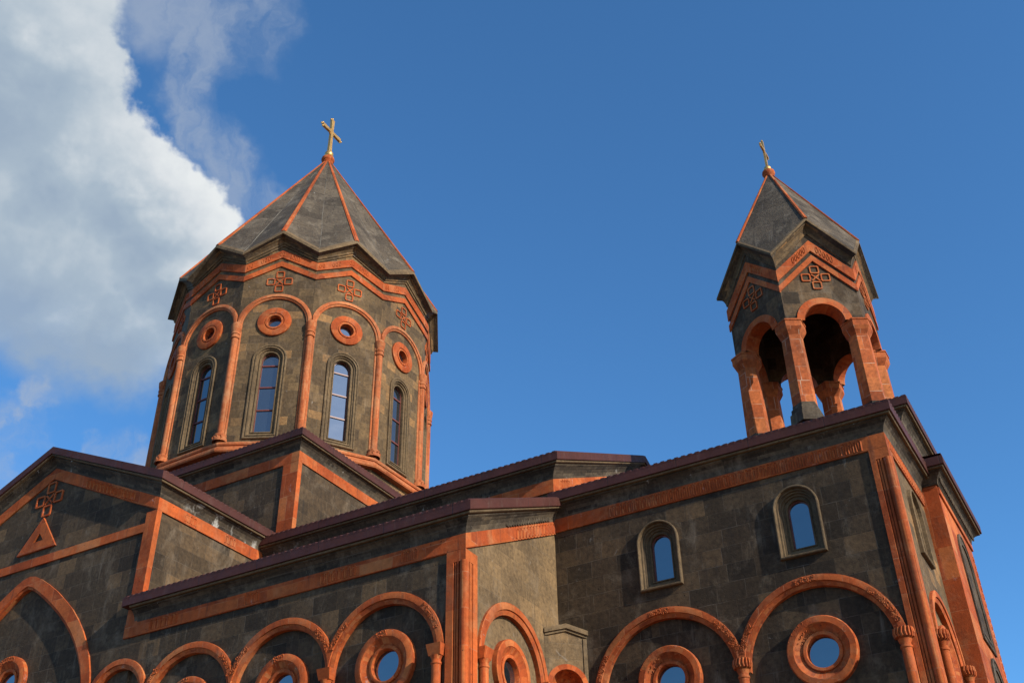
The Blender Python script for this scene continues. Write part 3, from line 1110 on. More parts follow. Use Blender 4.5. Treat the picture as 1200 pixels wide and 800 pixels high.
for i in range(4):
    a, b = Vector(corn[i]), Vector(corn[(i + 1) % 4])
    oa = Vector((a.x - XC, a.y - YC))
    ob = Vector((b.x - XC, b.y - YC))
    sg = lambda v: Vector((math.copysign(0.37, v.x), math.copysign(0.37, v.y)))
    ea, eb = a + sg(oa), b + sg(ob)
    ta, tb = Vector((XC, YC)) + oa * 0.80, Vector((XC, YC)) + ob * 0.80
    m = MB()
    corrugated(m, (*ea, ZB + 0.645), (*eb, ZB + 0.645), (*ta, ZB + 1.2), (*tb, ZB + 1.2))
    m.build('sheet_roof', M_ROOF, church)

# ---- west arm under the belfry
ZWT = 13.39
w_cols = [-11.52, -7.83, -4.17]
WRI, WRO, WZS = 1.68, 1.94, 8.35
m = MB(FW)
ops = [op_arch((a + b) / 2, WRI, WZS, GZ + 0.6) for a, b in zip(w_cols[:-1], w_cols[1:])]
wall(m, XB, XW, GZ, 10.55, ops)
WINS = [(-9.615, 0.265), (-6.00, 0.265)]
WZB, WZSP = 11.09, 12.05
wall(m, XB, XW, 10.55, ZWT + 0.03, [op_arch(c_, r + 0.24, WZSP, WZB - 0.24) for c_, r in WINS])
wall(m, XB + 0.8, XW - 0.3, GZ + 0.6, 10.4, [op_circle(-9.66, 8.55, 0.40), op_circle(-5.99, 8.53, 0.40)], w=REC)
m.build('west_arm_wall', M_DARK, church)
WP = [(0.30, 0.0), (0.30, 0.085), (0.285, 0.103), (0.262, 0.108), (0.245, 0.095), (0.232, 0.0), (0.195, -0.005), (0.18, -0.055), (0.145, -0.06), (0.13, -0.115), (0.095, -0.12), (0.085, -0.165), (0.045, -0.17), (0.035, -0.145), (0.008, -0.15), (0.0, -0.165), (0.0, -0.32)]
for c_, r in WINS:
    arched_window(FW, c_, r, WZSP, WZB, WP, church, M_TRIM, -0.27)
for i, (a, b) in enumerate(zip(w_cols[:-1], w_cols[1:])):
    c_ = (a + b) / 2
    m = MB(FW)
    arch_ring(m, c_, WZS, ring_prof(WRI, WRO), clamp=(a + 0.002 if i else a - 0.2, b - 0.002 if not i else b + 0.2), n=34)
    ar = m.build('arch', M_OR, church, smooth=True)
    for a0, a1 in ((0.25, 0.62), (1.40, 1.66), (2.35, 2.86)):
        m = MB(FW)
        arch_ring(m, c_, WZS, [(WRO - 0.155, 0.070), (WRO - 0.150, 0.080), (WRO - 0.03, 0.080), (WRO - 0.025, 0.070)], a0 - 0.02, a1 + 0.02, 8)
        na = int((a1 - a0) * WRO / 0.11)
        for t in range(na):
            aa = a0 + (a1 - a0) * (t + .5) / na
            rr = WRO - 0.09
            cx_, cz_ = c_ - rr * cos(aa), WZS + rr * sin(aa)
            for _ in range(5):
                ox, oz, b0 = random.uniform(-.06, .06), random.uniform(-.06, .06), random.uniform(0, 6.28)
                sz = random.uniform(.018, .036)
                m.tube([(cx_ + ox + sz * cos(b0 + 0.75 * s_), cz_ + oz + sz * sin(b0 + 0.75 * s_), 0.083) for s_ in range(6)], 0.013, 4)
        m.build('carving', M_OR, ar)
    roundel(FW, (-9.66, -5.99)[i], (8.55, 8.53)[i], [(r, h * 1.15) for r, h in RP], 0.356, -0.05, church, wbase=REC,
            carve=(0.47, 0.79, 1.95, 2.75, DISH) if i == 0 else (0.47, 0.79, 1.75, 2.75, DISH))
for u in w_cols:
    colonnette(FW, u, WZS + 0.26, GZ + 0.6, church, carved=True, r=0.115)

# west front
FXC = 26.72
m = MB(FX)
wall(m, YW, YN, GZ, 10.6, [op_arch(FXC, 1.30, AZS, GZ + 0.6)])
wall(m, YW, YN, 10.6, ZWT + 0.03, [op_arch(FXC - 0.15, 0.28 + 0.24, 12.15, 11.17 - 0.24)])
wall(m, FXC - 1.4, FXC + 1.4, GZ + 0.6, 10.3, [op_circle(FXC, 8.5, 0.4)], w=REC)
m.fr = Frame((0, YN, 0), (1, 0, 0), (0, 1, 0))
wall(m, XB, XW, GZ, ZWT + 0.03)
m.build('west_front_wall', M_DRUM, church)
arched_window(FX, FXC - 0.15, 0.28, 12.15, 11.17, WP, church, M_TRIM, -0.27)
m = MB(FX)
arch_ring(m, FXC, AZS, ring_prof(1.30, 1.56))
m.build('arch', M_OR, church, smooth=True)
for u in (FXC - 1.42, FXC + 1.42):
    colonnette(FX, u, AZS + 0.16, GZ + 0.6, church, carved=True)
roundel(FX, FXC, 8.5, RP, 0.356, -0.05, church, wbase=REC)
rolled_corner(XW, YW, ZWT - 0.382, 0.40, 0.42)

WP_ = [(XB + 0.02, YW, ZWT), (XW, YW, ZWT), (XW, 28.45, ZWT + 0.12)]
entablature(WP_)
m = MB()
ze = ZWT + 0.645
zr = 16.3
corrugated(m, (XB + 0.01, YW - 0.37, ze), (XW + 0.37, YW - 0.37, ze), (XB + 0.01, 28.6, zr), (-7.6, 28.6, zr))
m.build('sheet_roof', M_ROOF, church)
m = MB()
corrugated(m, (XW + 0.37, YW - 0.37, ze), (XW + 0.37, 28.5, ze + 0.12), (-7.6, 28.6, zr), (-5.6, 28.5, ze + 0.9))
m.build('sheet_roof', M_ROOF, church)
m = MB()
corrugated(m, (XB + 0.01, YN + 0.37, ze), (XW - 0.3, YN + 0.37, ze), (XB + 0.01, 32.8, zr), (-7.6, 32.8, zr))
m.build('sheet_roof', M_ROOF, church)
m = MB()
m.poly([(XB + 0.01, 28.6, zr), (-3.75, 28.6, zr - 0.6), (-3.75, 32.8, zr - 0.6), (XB + 0.01, 32.8, zr)])
m.build('sheet_roof', M_ROOF, church)
frieze(FW, -10.9, -4.15, ZWT - 0.19, 0.33, 0.05, church, M_OR, pitch=0.19)
frieze(FX, 24.75, 28.4, ZWT - 0.19 + 0.005, 0.30, 0.05, church, M_OR, slope=0.03, pitch=0.17)

# small gabled niche set across the corner of aisle and west arm
dn = Vector((1, -1, 0)).normalized()
du = Vector((1, 1, 0)).normalized()
FD = Frame((XB + 0.375, (23.75 + YW) / 2, 0), tuple(du), tuple(dn))
hw = 0.55
m = MB(FD)
wall(m, -hw, hw, GZ, 9.98, [op_arch(0.0, 0.40, 8.72, 7.0)])
m.poly([(-hw, 9.98, 0), (hw, 9.98, 0), (0, 10.13, 0)])
nic = []
for i in range(9):
    ph = pi / 2 * i / 8
    nic.append([(-0.40 * cos(ph) * cos(pi * j / 14), 8.72 + 0.40 * sin(pi * j / 14) * cos(ph), -0.40 * sin(ph)) for j in range(15)])
sh = m.build('corner_niche', M_END, church)
m = MB(FD)
m.grid(nic)
rows = []
for a in range(9):
    t = pi * a / 8
    rows.append([(-0.40 * cos(t), 7.0, -0.40 * sin(t)), (-0.40 * cos(t), 8.72, -0.40 * sin(t))])
m.grid(rows)
m.build('niche_recess', M_OR, sh, smooth=True)
m = MB(FD)
arch_ring(m, 0.0, 8.72, [(0.53, 0.0), (0.53, 0.05), (0.40, 0.055), (0.40, -0.01)])
m.build('niche_arch', M_OR, sh, smooth=True)
m = MB(FD)
for s_ in (-1, 1):
    m.prism([(s_ * (hw + 0.02), 10.0), (0, 10.15), (0, 10.27), (s_ * (hw + 0.02), 10.12)], -0.3, 0.10)
    m.prism([(s_ * (hw + 0.0), 9.94), (0, 10.09), (0, 10.15), (s_ * (hw + 0.0), 10.0)], -0.3, 0.05)
for s_ in (-1, 1):
    m.box(s_ * 0.50 - 0.05, s_ * 0.50 + 0.05, 7.0, 9.93, 0.0, 0.03)
m.build('niche_gable', M_TRIM, sh)

# ---- west porch
XP = -3.2
m = MB()
for pts in ([(XW, 28.5), (XP, 28.5), (XP, 32.85), (XW, 32.85)],):
    for a, b in zip(pts[:-1], pts[1:]):
        m.poly([(*a, GZ), (*b, GZ), (*b, 13.95), (*a, 13.95)])
porch_wall = m.build('porch_wall', M_OR, church)
FP = Frame((XP, 0, 0), (0, 1, 0), (1, 0, 0))
for (za, zb_, hw_) in ((10.2, 12.75, 0.55), (5.2, 9.3, 0.55)):
    m = MB(FP)
    rows = []
    for d, w in ((0.30, 0.0), (0.30, 0.05), (0.22, 0.06), (0.20, 0.03), (0.10, 0.02), (0.08, 0.045), (0.0, 0.04), (0.0, 0.005)):
        rows.append([(a, b, w) for a, b in arched_loop(30.67, hw_, zb_ - hw_, za, d)])
    m.grid(rows, close_u=True)
    pn = m.build('carved_panel', M_CORN, church)
    m = MB(FP)
    m.poly([(a, b, 0.006) for a, b in arched_loop(30.67, hw_, zb_ - hw_, za, 0)])
    m.build('panel_field', M_DARK, pn)
for ya in (28.56, 32.4):
    m = MB(FP)
    n = 46
    for i in range(n):
        z = 3.0 + (13.2 - 3.0) * (i + 0.5) / n
        m.tube([(ya + 0.18 + 0.085 * cos(b), z + 0.085 * sin(b), 0.0) for b in [2 * pi * t / 7 for t in range(7)]], 0.026, 4, closed=True)
    if ya > 30:
        m.build('carved_border', M_OR, porch_wall)
m = MB(FP)
m.box(28.52, 32.83, 13.42, 13.60, 0.0, 0.05)
m.build('stone_band', M_OR, church)
PP = [(XW + 0.002, 28.5, 13.66), (XP, 28.5, 13.66), (XP, 32.85, 13.66), (XW + 0.002, 32.85, 13.66)]
entablature(PP, band=False)
frieze(FP, 28.5, 32.8, 13.84, 0.30, 0.13, church, M_CORN, pitch=0.26)
m = MB()
corrugated(m, (XP + 0.35, 28.15, 14.36), (XP + 0.35, 33.2, 14.36), (-3.72, 28.15, 14.40), (-3.72, 33.2, 14.40))
m.build('sheet_roof', M_ROOF, church)

# pedestal of the belfry
PX0, PX1, PY0, PY1, ZP = -8.75, -3.70, 28.50, 32.90, 15.68
m = MB()
pc = [(PX0, PY0), (PX1, PY0), (PX1, PY1), (PX0, PY1)]
for i in range(4):
    a, b = pc[i], pc[(i + 1) % 4]
    m.poly([(*a, 13.2), (*b, 13.2), (*b, ZP + 0.03), (*a, ZP + 0.03)])
m.build('pedestal_wall', M_DRUM, church)
entablature([(*c2, ZP) for c2 in pc], closed=True, band=False)
m = MB()
pcx, pcy = (PX0 + PX1) / 2, (PY0 + PY1) / 2
for i in range(4):
    a, b = pc[i], pc[(i + 1) % 4]
    f_ = lambda p: (p[0] + math.copysign(0.37, p[0] - pcx), p[1] + math.copysign(0.37, p[1] - pcy))
    corrugated(m, (*f_(a), ZP + 0.645), (*f_(b), ZP + 0.645), (pcx + (a[0] - pcx) * .3, pcy + (a[1] - pcy) * .3, ZP + 0.95), (pcx + (b[0] - pcx) * .3, pcy + (b[1] - pcy) * .3, ZP + 0.95))
    m.build('sheet_roof', M_ROOF, church)
    m = MB()
m.poly([(pcx + (p[0] - pcx) * .3, pcy + (p[1] - pcy) * .3, ZP + 0.95) for p in pc])
m.build('sheet_roof', M_ROOF, church)

# ------------------------------------------------------------------ the dome tower
dome = thing('dome_tower', (XC, YC, 19.3), 'large twelve-sided domed drum with umbrella roof of grey slabs above the crossing', 'tower')
AP = 5.378
NF = 12
HALF = AP * math.tan(pi / NF)
O_D = Vector((XC, YC, 19.3))
FD0 = Frame((XC, YC - AP, 0), (1, 0, 0), (0, -1, 0))


def dframe(i, ap=AP, c_=(XC, YC), n=NF):
    a = 2 * pi * i / n
    return Frame((c_[0] + ap * sin(a), c_[1] - ap * cos(a), 0), (cos(a), sin(a), 0), (sin(a), -cos(a), 0))


EVP, EVV = 29.62, 28.72       # wall top at face middle and at corner


def dtop(u):
    return EVP - (EVP - EVV) * abs(u) / HALF


DWR, DWS, DWB = 0.33, 24.02, 20.86
m = MB()
for i in range(NF):
    m.fr = dframe(i)
    wall(m, -HALF, HALF, 19.3, 24.95, [op_arch(0, DWR + 0.17, DWS, DWB - 0.17)])
    wall(m, -HALF, HALF, 24.95, dtop, [op_circle(0, 25.76, 0.34)], extra=[0.0])
m.build('drum_wall', M_DRUM, dome)

protos = []
DWP = [(0.33, 0.0), (0.33, 0.06), (0.31, 0.075), (0.275, 0.075), (0.265, 0.045), (0.225, 0.04), (0.21, 0.07), (0.18, 0.07), (0.165, 0.02), (0.12, 0.0), (0.105, -0.05), (0.06, -0.055), (0.05, -0.02), (0.015, -0.025), (0.0, -0.05), (0.0, -0.26)]
protos.append(arched_window(FD0, 0.0, DWR, DWS, DWB, DWP, dome, M_TRIM, -0.20, bars=(21.85, 22.85, 23.82), origin=O_D))
DRP = [(0.66, 0.0), (0.66, 0.075), (0.64, 0.09), (0.40, 0.092), (0.385, 0.06), (0.36, 0.055), (0.355, 0.095), (0.33, 0.10), (0.285, 0.095), (0.275, 0.07), (0.27, -0.2)]
protos.append(roundel(FD0, 0.0, 25.76, DRP, 0.272, -0.12, dome, origin=O_D))
m = MB(FD0)
DRI, DRO, DZS = 1.25, 1.48, 25.62
arch_ring(m, 0.0, DZS, [(DRO, 0.0), (DRO, 0.085), (DRO - 0.04, 0.11), (DRI + 0.09, 0.11), (DRI + 0.08, 0.075), (DRI + 0.02, 0.065), (DRI, 0.04), (DRI, 0.0)], clamp=(-HALF + 0.0, HALF - 0.0))
protos.append(m.build('arch', M_ORP, dome, smooth=True, origin=O_D))


def zig(m_, ztop, zbot, dropt, half, w1, gap=0.0):
    for s_ in (-1, 1):
        e = half + w1 * math.tan(pi / NF) if gap == 0 else half
        m_.prism([(0, zbot), (s_ * e, zbot - dropt * e / half), (s_ * e, ztop - dropt * e / half), (0, ztop)], 0.0, w1)


m = MB(FD0)
zig(m, 29.36, 28.98, 0.72, HALF, 0.06)
zb1 = m.build('zigzag_band', M_OR, dome, origin=O_D)
protos.append(zb1)
m = MB(FD0)
zig(m, 28.78, 28.53, 0.72, HALF, 0.06)
protos.append(m.build('zigzag_band', M_OR, dome, origin=O_D))
for s_, ua, ub in ((-1, 0.45, 0.85), (1, 0.30, 0.75), (-1, 1.12, 1.40), (-1, 0.0, 0.12), (1, 0.0, 0.12)):
    m = MB(FD0)
    n = max(1, int((ub - ua) / 0.11))
    for i in range(n):
        uu = ua + (ub - ua) * (i + .5) / n
        z = 29.17 - 0.72 * uu / HALF
        m.tube([(s_ * uu + 0.04 * cos(b), z + 0.10 * sin(b), 0.062) for b in [2 * pi * t / 7 for t in range(7)]], 0.016, 4, closed=True)
    m.build('carving', M_OR, zb1, origin=O_D)
protos.append(emblem(FD0, 0.0, 27.76, 0.53, 0.0, dome, M_OR, origin=O_D))

# corner shafts: cluster of one wide and two thin rolls, ringed capital, carved foot
ca = pi / NF
CX, CY = XC + (AP / cos(ca)) * sin(ca), YC - (AP / cos(ca)) * cos(ca)
rad = Vector((sin(ca), -cos(ca), 0))
tan_ = Vector((cos(ca), sin(ca), 0))
m = MB()
cpos = Vector((CX, CY, 0)) + rad * 0.02
m.tube([cpos + Vector((0, 0, 20.40)), cpos + Vector((0, 0, 25.35))], 0.135, 16)
for s_ in (-1, 1):
    pp_ = Vector((CX, CY, 0)) - rad * 0.045 + tan_ * (s_ * 0.152)
    m.tube([pp_ + Vector((0, 0, 20.40)), pp_ + Vector((0, 0, 25.35))], 0.048, 10)
shaft = m.build('corner_shaft', M_ORP, dome, smooth=True, origin=O_D)
protos.append(shaft)
m = MB()
m.lathe((cpos.x, cpos.y, 0), [(0.14, 24.98), (0.18, 25.0), (0.18, 25.06), (0.16, 25.07), (0.16, 25.16), (0.185, 25.18), (0.185, 25.25), (0.165, 25.27), (0.20, 25.42), (0.22, 25.62), (0.12, 25.74)], 16)
m.build('capital', M_ORP, shaft, smooth=True, origin=O_D)
m = MB()
m.lathe((cpos.x, cpos.y, 0), [(0.27, 20.40), (0.27, 20.52), (0.23, 20.58), (0.24, 20.68), (0.17, 20.74)], 16)
for s_ in (-0.14, 0.0, 0.14):
    pb = cpos + tan_ * s_ + rad * sqrt(max(0, 0.25 ** 2 - s_ * s_))
    m.tube([pb + Vector((0, 0, 20.44)) + tan_ * 0.045 * cos(b) + Vector((0, 0, 0.08 + 0.07 * sin(b))) for b in [2 * pi * t / 7 for t in range(7)]], 0.02, 4, closed=True)
m.build('shaft_base', M_ORP, shaft, smooth=True, origin=O_D)

# everything so far on the drum was made for one face: set it round the other eleven
for pr in protos:
    pr.location = (0, 0, 0)
    for i in range(1, NF):
        cpy = copy_tree(pr, dome)
        cpy.rotation_euler = (0, 0, 2 * pi * i / NF)


def ngon_path(n, circ, zs, c_, mid=None, zm=None, off=0.0):
    """corner points of an n-gon (and face middles) in order, outside on the right"""
    out = []
    for i in range(n):
        a = 2 * pi * i / n - pi / n + off
        out.append((c_[0] + circ * sin(a), c_[1] - circ * cos(a), zs))
        if mid is not None:
            a += pi / n
            out.append((c_[0] + mid * sin(a), c_[1] - mid * cos(a), zm))
    return out


CR = AP / cos(pi / NF)
m = MB()
sweep(m, ngon_path(NF, CR, 0, (XC, YC)), [(0.0, 19.92), (0.22, 19.92), (0.25, 19.97), (0.25, 20.05), (0.22, 20.10), (0.14, 20.11), (0.13, 20.20), (0.17, 20.22), (0.185, 20.28), (0.17, 20.34), (0.12, 20.36), (0.0, 20.42)], closed=True)
m.build('base_moulding', M_ORP, dome)
m = MB()
zz = ngon_path(NF, CR, EVV - 0.05, (XC, YC), AP, EVP - 0.05)
sweep(m, zz, [(0.0, 0.0), (0.05, 0.01), (0.065, 0.09), (0.11, 0.10), (0.125, 0.18), (0.20, 0.26), (0.28, 0.30), (0.28, 0.345), (0.0, 0.345)], closed=True)
m.build('eaves_cornice', M_DRUM, dome)

# umbrella roof: ridges at the face middles, valleys over the corners
APX = Vector((XC + 0.17, YC, 39.76))
RR, ZR, RV, ZV = 5.81, 30.06, 5.94, 29.04
m = MB()
edge_d = []
T_ = 0.13
for i in range(NF):
    a0, a1, am = 2 * pi * i / NF - pi / NF, 2 * pi * i / NF + pi / NF, 2 * pi * i / NF
    V0 = Vector((XC + RV * sin(a0), YC - RV * cos(a0), ZV))
    V1 = Vector((XC + RV * sin(a1), YC - RV * cos(a1), ZV))
    Rm = Vector((XC + RR * sin(am), YC - RR * cos(am), ZR))
    dz_ = Vector((0, 0, T_))
    for A_, B_ in ((V0, Rm), (Rm, V1)):
        n = 7
        rows = [[tuple(A_.lerp(B_, t / 3).lerp(APX, j / n)) for t in range(4)] for j in range(n + 1)]
        m.grid(rows)
        edge_d.append((A_, B_, dz_))
        ins = lambda p: Vector((XC + (p.x - XC) * 0.90, YC + (p.y - YC) * 0.90, p.z - T_ - 0.02))
        m.poly([tuple(A_ - dz_), tuple(B_ - dz_), tuple(ins(B_)), tuple(ins(A_))])
roof_d = m.build('umbrella_roof', M_SLAB, dome)
m = MB()
for A_, B_, dz_ in edge_d:
    oa = Vector((A_.x - XC, A_.y - YC, 0)).normalized() * 0.03
    ob = Vector((B_.x - XC, B_.y - YC, 0)).normalized() * 0.03
    fa, fb = A_.lerp(APX, 0.016) + Vector((0, 0, 0.02)), B_.lerp(APX, 0.016) + Vector((0, 0, 0.02))
    m.poly([tuple(fa), tuple(fb), tuple(B_ + ob), tuple(A_ + oa)])
    m.poly([tuple(A_ + oa), tuple(B_ + ob), tuple(B_ + ob - dz_), tuple(A_ + oa - dz_)])
    m.poly([tuple(A_ + oa - dz_), tuple(B_ + ob - dz_), tuple(B_ - dz_), tuple(A_ - dz_)])
m.build('eaves_edge', M_TRIM, roof_d)
for i in range(NF):
    am = 2 * pi * i / NF
    Rm = Vector((XC + (RR + 0.01) * sin(am), YC - (RR + 0.01) * cos(am), ZR + 0.01))
    t_ = Vector((cos(am), sin(am), 0))
    ax = (APX - Rm)
    nrm = ax.cross(t_).normalized()
    if nrm.z < 0:
        nrm.negate()
    m = MB()
    rows = []
    for f in (0.0, 0.985):
        p = Rm + ax * f
        s_ = 1.0 - 0.45 * f
        rows.append([tuple(p + t_ * (x * s_) + nrm * (h * s_)) for x, h in ((-0.095, -0.07), (-0.095, 0.0), (-0.06, 0.004), (-0.052, 0.03), (0.052, 0.03), (0.06, 0.004), (0.095, 0.0), (0.095, -0.07))])
    m.grid(rows)
    m.poly(rows[0])
    m.build('ridge_rib', M_OR, roof_d)
    a0 = am + pi / NF
    V0 = Vector((XC + RV * sin(a0), YC - RV * cos(a0), ZV))
    m = MB()
    m.tube([tuple(V0.lerp(APX, f) + Vector((random.uniform(-.015, .015), random.uniform(-.015, .015), 0.0))) for f in [j / 14 for j in range(15)]], [random.uniform(0.006, 0.020) * (1.2 - 0.8 * j / 14) for j in range(15)], 5)
    m.build('valley_joint', M_SEAM, roof_d)
m = MB()
m.lathe((APX.x, APX.y, APX.z), [(0.0, -0.45), (0.22, -0.40), (0.27, -0.32), (0.27, -0.26), (0.31, -0.22), (0.33, -0.13), (0.31, -0.03), (0.22, 0.02), (0.0, 0.04)], 20)
m.build('finial_collar', M_OR, dome, smooth=True)


def cross_finial(x, y, z, h, span, label, lean=(0, 0), collar_r=0.30):
    """gilded ball and cross; the arms run north-south"""
    o = thing('cross_finial', (x, y, z), label, 'cross')
    m_ = MB()
    R_ = collar_r
    m_.lathe((x, y, z), [(0.0, 0.0)] + [(R_ * sin(pi * t / 10), R_ * (1 - cos(pi * t / 10))) for t in range(2, 10)] + [(R_ * .26, R_ * 2.02), (R_ * .22, R_ * 2.2), (0.0, R_ * 2.22)], 20)
    m_.build('ball', M_GOLD, o, smooth=True)
    zb_ = z + R_ * 1.9
    F_ = Frame((x, y, 0), (0, 1, 0), (1, 0, 0))
    m_ = MB(F_)
    t = 0.060 * h / 2.2
    za = zb_ + (h - R_ * 1.9) * 0.62
    m_.prism([(-t * 1.5, zb_), (t * 1.5, zb_), (t, za), (-t, za)], -t * .9, t * .9)
    zt = z + h
    m_.prism([(-t, za), (t, za), (t * 1.5, zt), (-t * 1.5, zt)], -t * .9, t * .9)
    for s_ in (-1, 1):
        m_.prism([(s_ * t * .5, za - t), (s_ * t * .5, za + t), (s_ * span, za + t * 1.45), (s_ * span, za - t * 1.45)], -t * .85, t * .85)
        # gusset rays between the arms
        for v_ in (-1, 1):
            m_.prism([(s_ * t * .8, za + v_ * t * .8), (s_ * t * 3.0, za + v_ * t * .9), (s_ * t * .9, za + v_ * t * 3.0)], -t * .5, t * .5)
    ends = [(0, zt), (-span, za), (span, za)]
    for (eu, ev) in ends:
        for du_, dv_ in ((-1.5, 0), (1.5, 0), (0, 1.3)) if eu == 0 else ((0, -1.5), (0, 1.5), (math.copysign(1.3, eu), 0)):
            rows_ = []
            for r_, hh in ((0.0, -1.0), (0.7, -.7), (1.0, 0.0), (0.7, .7), (0.0, 1.0)):
                rows_.append([(eu + du_ * t + t * .75 * r_ * cos(2 * pi * j / 8), ev + dv_ * t + t * .75 * hh, t * .75 * r_ * sin(2 * pi * j / 8)) for j in range(8)])
            m_.grid(rows_, close_u=True)
    m_.build('cross_arms', M_GOLD, o, smooth=True)
    return o


# the drum stands turned a degree and a half and a hand off the crossing's axis
DSH = Vector((0.04, 0.06, 0.0))
dome.location = dome.location + DSH
dome.rotation_euler = (0, 0, radians(-1.49))
cross_finial(APX.x + 0.03 + DSH.x, APX.y + DSH.y, APX.z + 0.02, 2.66, 0.70, 'gilded cross on a gold ball topping the broad domed drum', collar_r=0.22)

# ------------------------------------------------------------------ the belfry
BX, BY = -6.20, 30.69
bel = thing('belfry', (BX, BY, 16.6), 'open six-columned bell tower of orange stone columns with pointed grey slab roof', 'bell tower')
BAP = 2.07
BH = BAP * math.tan(pi / 6)
BTH = 0.46
O_B = Vector((BX, BY, 16.6))
CRC = 2.06
BEV, BEP = 22.20, 23.55


def btop(u):
    return BEP - (BEP - BEV) * abs(u) / BH


m = MB()
BAI, BAO, BAZ = 0.62, 0.85, 20.03
for i in range(6):
    a = pi / 3 * i + pi / 6
    F_ = Frame((BX + BAP * sin(a), BY - BAP * cos(a), 0), (cos(a), sin(a), 0), (sin(a), -cos(a), 0))
    m.fr = F_
    wall(m, -BH, BH, 20.03, btop, [op_arch(0, BAI, BAZ, 20.03)], extra=[0.0])
    Fi = Frame((BX + (BAP - BTH) * sin(a), BY - (BAP - BTH) * cos(a), 0), (cos(a), sin(a), 0), (sin(a), -cos(a), 0))
    m.fr = Fi
    hi_ = (BAP - BTH) * math.tan(pi / 6)
    wall(m, -hi_, hi_, 20.03, 22.6, [op_arch(0, BAI, BAZ, 20.03)])
    m.fr = F_
    for s_ in (-1, 1):
        m.poly([(s_ * BH, 20.03, 0), (s_ * BAI, 20.03, 0), (s_ * BAI, 20.03, -BTH), (s_ * hi_, 20.03, -BTH)])
m.fr = None
m.poly([tuple(Vector(p)) for p in ngon_path(6, 1.86, 22.55, (BX, BY), off=pi / 6)])
m.build('belfry_wall', M_DARK, bel)

FB0 = Frame((BX + BAP * sin(pi / 6), BY - BAP * cos(pi / 6), 0), (cos(pi / 6), sin(pi / 6), 0), (sin(pi / 6), -cos(pi / 6), 0))
bpro = []
m = MB(FB0)
arch_ring(m, 0.0, BAZ, [(BAO, 0.0), (BAO, 0.05), (BAI, 0.055), (BAI - 0.005, 0.02), (BAI - 0.005, -BTH)], n=26)
bpro.append(m.build('arch', M_OR, bel, smooth=True, origin=O_B))


def zig6(ztop, zbot, drop, w1):
    m_ = MB(FB0)
    e = BH + w1 * math.tan(pi / 6)
    for s_ in (-1, 1):
        m_.prism([(0, zbot), (s_ * e, zbot - drop * e / BH), (s_ * e, ztop - drop * e / BH), (0, ztop)], 0.0, w1)
    o = m_.build('zigzag_band', M_OR, bel, origin=O_B)
    bpro.append(o)
    return o


zt1 = zig6(23.20, 22.78, 1.20, 0.055)
zig6(22.60, 22.36, 1.20, 0.055)
for s_ in (-1, 1):
    m = MB(FB0)
    for i in range(5):
        uu = 0.16 + 0.5 * (i + 0.5) / 5
        z = 22.99 - 1.20 * uu / BH
        m.tube([(s_ * uu + 0.035 * cos(b), z + 0.13 * sin(b), 0.058) for b in [2 * pi * t / 7 for t in range(7)]], 0.017, 4, closed=True)
    m.build('carving', M_OR, zt1, origin=O_B)
bpro.append(emblem(FB0, 0.0, 21.70, 0.47, 0.0, bel, M_OR, origin=O_B))


def hexprism(m_, c_, rows_, n=6, off=0.0):
    g = []
    for r, z in rows_:
        g.append([(c_[0] + r * sin(off + 2 * pi * j / n), c_[1] - r * cos(off + 2 * pi * j / n), z) for j in range(n)])
    m_.grid(g, close_u=True)
    m_.poly(g[0])
    m_.poly(g[-1])


cc_ = (BX, BY - CRC)
m = MB()
hexprism(m, cc_, [(0.375, 17.10), (0.335, 19.56)])
bcol = m.build('column', M_ORC, bel, origin=O_B)
bpro.append(bcol)
m = MB()
hexprism(m, cc_, [(0.335, 19.54), (0.42, 19.68), (0.475, 19.78), (0.475, 19.98), (0.50, 19.985), (0.50, 20.04)])
m.build('capital', M_ORC, bcol, origin=O_B)
m = MB()
hexprism(m, cc_, [(0.52, 16.45), (0.50, 16.80), (0.45, 16.84), (0.44, 16.97), (0.39, 17.02), (0.385, 17.11)])
m.build('column_base', M_CORN, bcol, origin=O_B)
for pr in bpro:
    pr.location = (0, 0, 0)
    for i in range(1, 6):
        cpy = copy_tree(pr, bel)
        cpy.rotation_euler = (0, 0, pi / 3 * i)

BCR = BAP / cos(pi / 6)
m = MB()
sweep(m, ngon_path(6, BCR, BEV - 0.06, (BX, BY), BAP, BEP - 0.06, off=pi / 6), [(0.0, 0.0), (0.03, 0.01), (0.045, 0.12), (0.09, 0.22), (0.16, 0.29), (0.22, 0.31), (0.22, 0.34), (0.0, 0.34)], closed=True)
m.build('eaves_cornice', M_DRUM, bel)
BAPX = Vector((BX - 0.12, BY, 28.30))
RR, ZR, RV, ZV = 2.34, 23.95, 2.70, 22.50
m = MB()
edge_b = []
T_ = 0.09
for i in range(6):
    am = pi / 3 * i + pi / 6
    a0, a1 = am - pi / 6, am + pi / 6
    V0 = Vector((BX + RV * sin(a0), BY - RV * cos(a0), ZV))
    V1 = Vector((BX + RV * sin(a1), BY - RV * cos(a1), ZV))
    Rm = Vector((BX + RR * sin(am), BY - RR * cos(am), ZR))
    dz_ = Vector((0, 0, T_))
    for A_, B_ in ((V0, Rm), (Rm, V1)):
        rows = [[tuple(A_.lerp(B_, t / 3).lerp(BAPX, j / 5)) for t in range(4)] for j in range(6)]
        m.grid(rows)
        edge_b.append((A_, B_, dz_))
        ins = lambda p: Vector((BX + (p.x - BX) * 0.86, BY + (p.y - BY) * 0.86, p.z - T_ - 0.02))
        m.poly([tuple(A_ - dz_), tuple(B_ - dz_), tuple(ins(B_)), tuple(ins(A_))])
roof_b = m.build('pointed_roof', M_SLAB, bel)
m = MB()
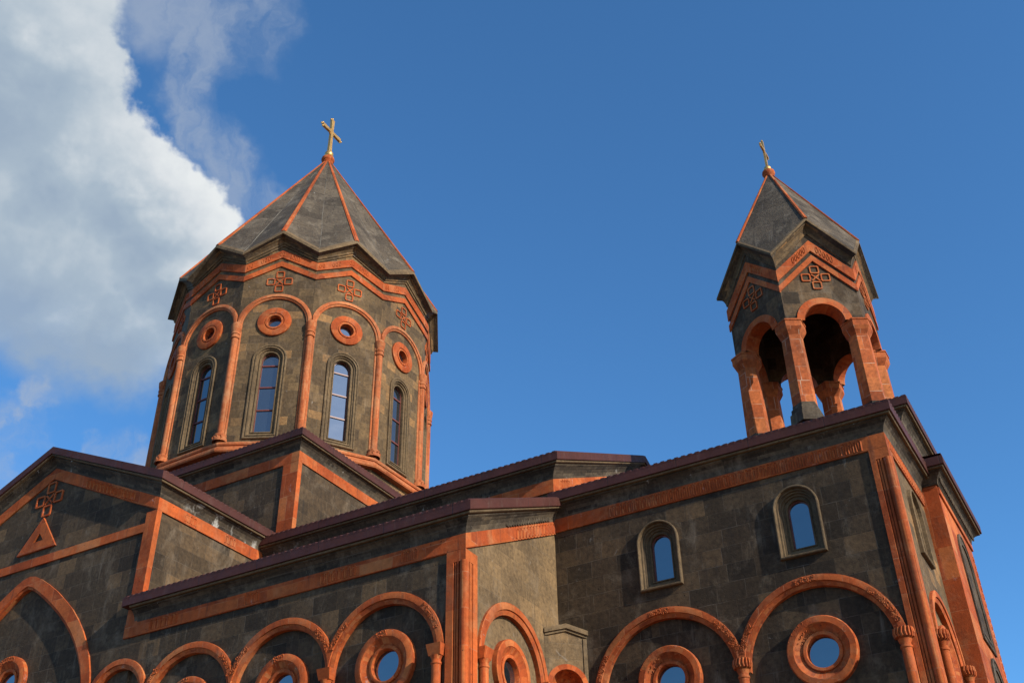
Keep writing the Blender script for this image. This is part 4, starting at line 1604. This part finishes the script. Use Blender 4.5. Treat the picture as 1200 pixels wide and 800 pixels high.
for A_, B_, dz_ in edge_b:
    oa = Vector((A_.x - BX, A_.y - BY, 0)).normalized() * 0.02
    ob = Vector((B_.x - BX, B_.y - BY, 0)).normalized() * 0.02
    fa, fb = A_.lerp(BAPX, 0.018) + Vector((0, 0, 0.015)), B_.lerp(BAPX, 0.018) + Vector((0, 0, 0.015))
    m.poly([tuple(fa), tuple(fb), tuple(B_ + ob), tuple(A_ + oa)])
    m.poly([tuple(A_ + oa), tuple(B_ + ob), tuple(B_ + ob - dz_), tuple(A_ + oa - dz_)])
    m.poly([tuple(A_ + oa - dz_), tuple(B_ + ob - dz_), tuple(B_ - dz_), tuple(A_ - dz_)])
m.build('eaves_edge', M_TRIM, roof_b)
for i in range(6):
    am = pi / 3 * i + pi / 6
    Rm = Vector((BX + (RR + 0.01) * sin(am), BY - (RR + 0.01) * cos(am), ZR + 0.01))
    t_ = Vector((cos(am), sin(am), 0))
    ax = BAPX - Rm
    nrm = ax.cross(t_).normalized()
    if nrm.z < 0:
        nrm.negate()
    m = MB()
    rows = []
    for f in (0.0, 0.98):
        p = Rm + ax * f
        s_ = 0.46 * (1.0 - 0.35 * f)
        rows.append([tuple(p + t_ * (x * s_) + nrm * (h * s_)) for x, h in ((-0.13, -0.06), (-0.13, 0.03), (-0.085, 0.035), (-0.075, 0.08), (0.075, 0.08), (0.085, 0.035), (0.13, 0.03), (0.13, -0.06))])
    m.grid(rows)
    m.poly(rows[0])
    m.build('ridge_rib', M_OR, roof_b)
m = MB()
m.lathe((BAPX.x, BAPX.y, BAPX.z), [(0.0, -0.32), (0.15, -0.28), (0.19, -0.20), (0.21, -0.16), (0.235, -0.09), (0.22, 0.0), (0.15, 0.03), (0.0, 0.04)], 18)
m.build('finial_collar', M_OR, bel, smooth=True)
cross_finial(BAPX.x, BAPX.y, BAPX.z + 0.02, 1.53, 0.42, 'small weathered gilt cross seen nearly edge-on topping the slim open bell tower', collar_r=0.135)

# ------------------------------------------------------------------ ground
m = MB()
m.poly([(-2500, -2500, GZ), (2500, -2500, GZ), (2500, 2500, GZ), (-2500, 2500, GZ)])
m.build('ground', M_PAVE, None, props={'kind': 'structure'})
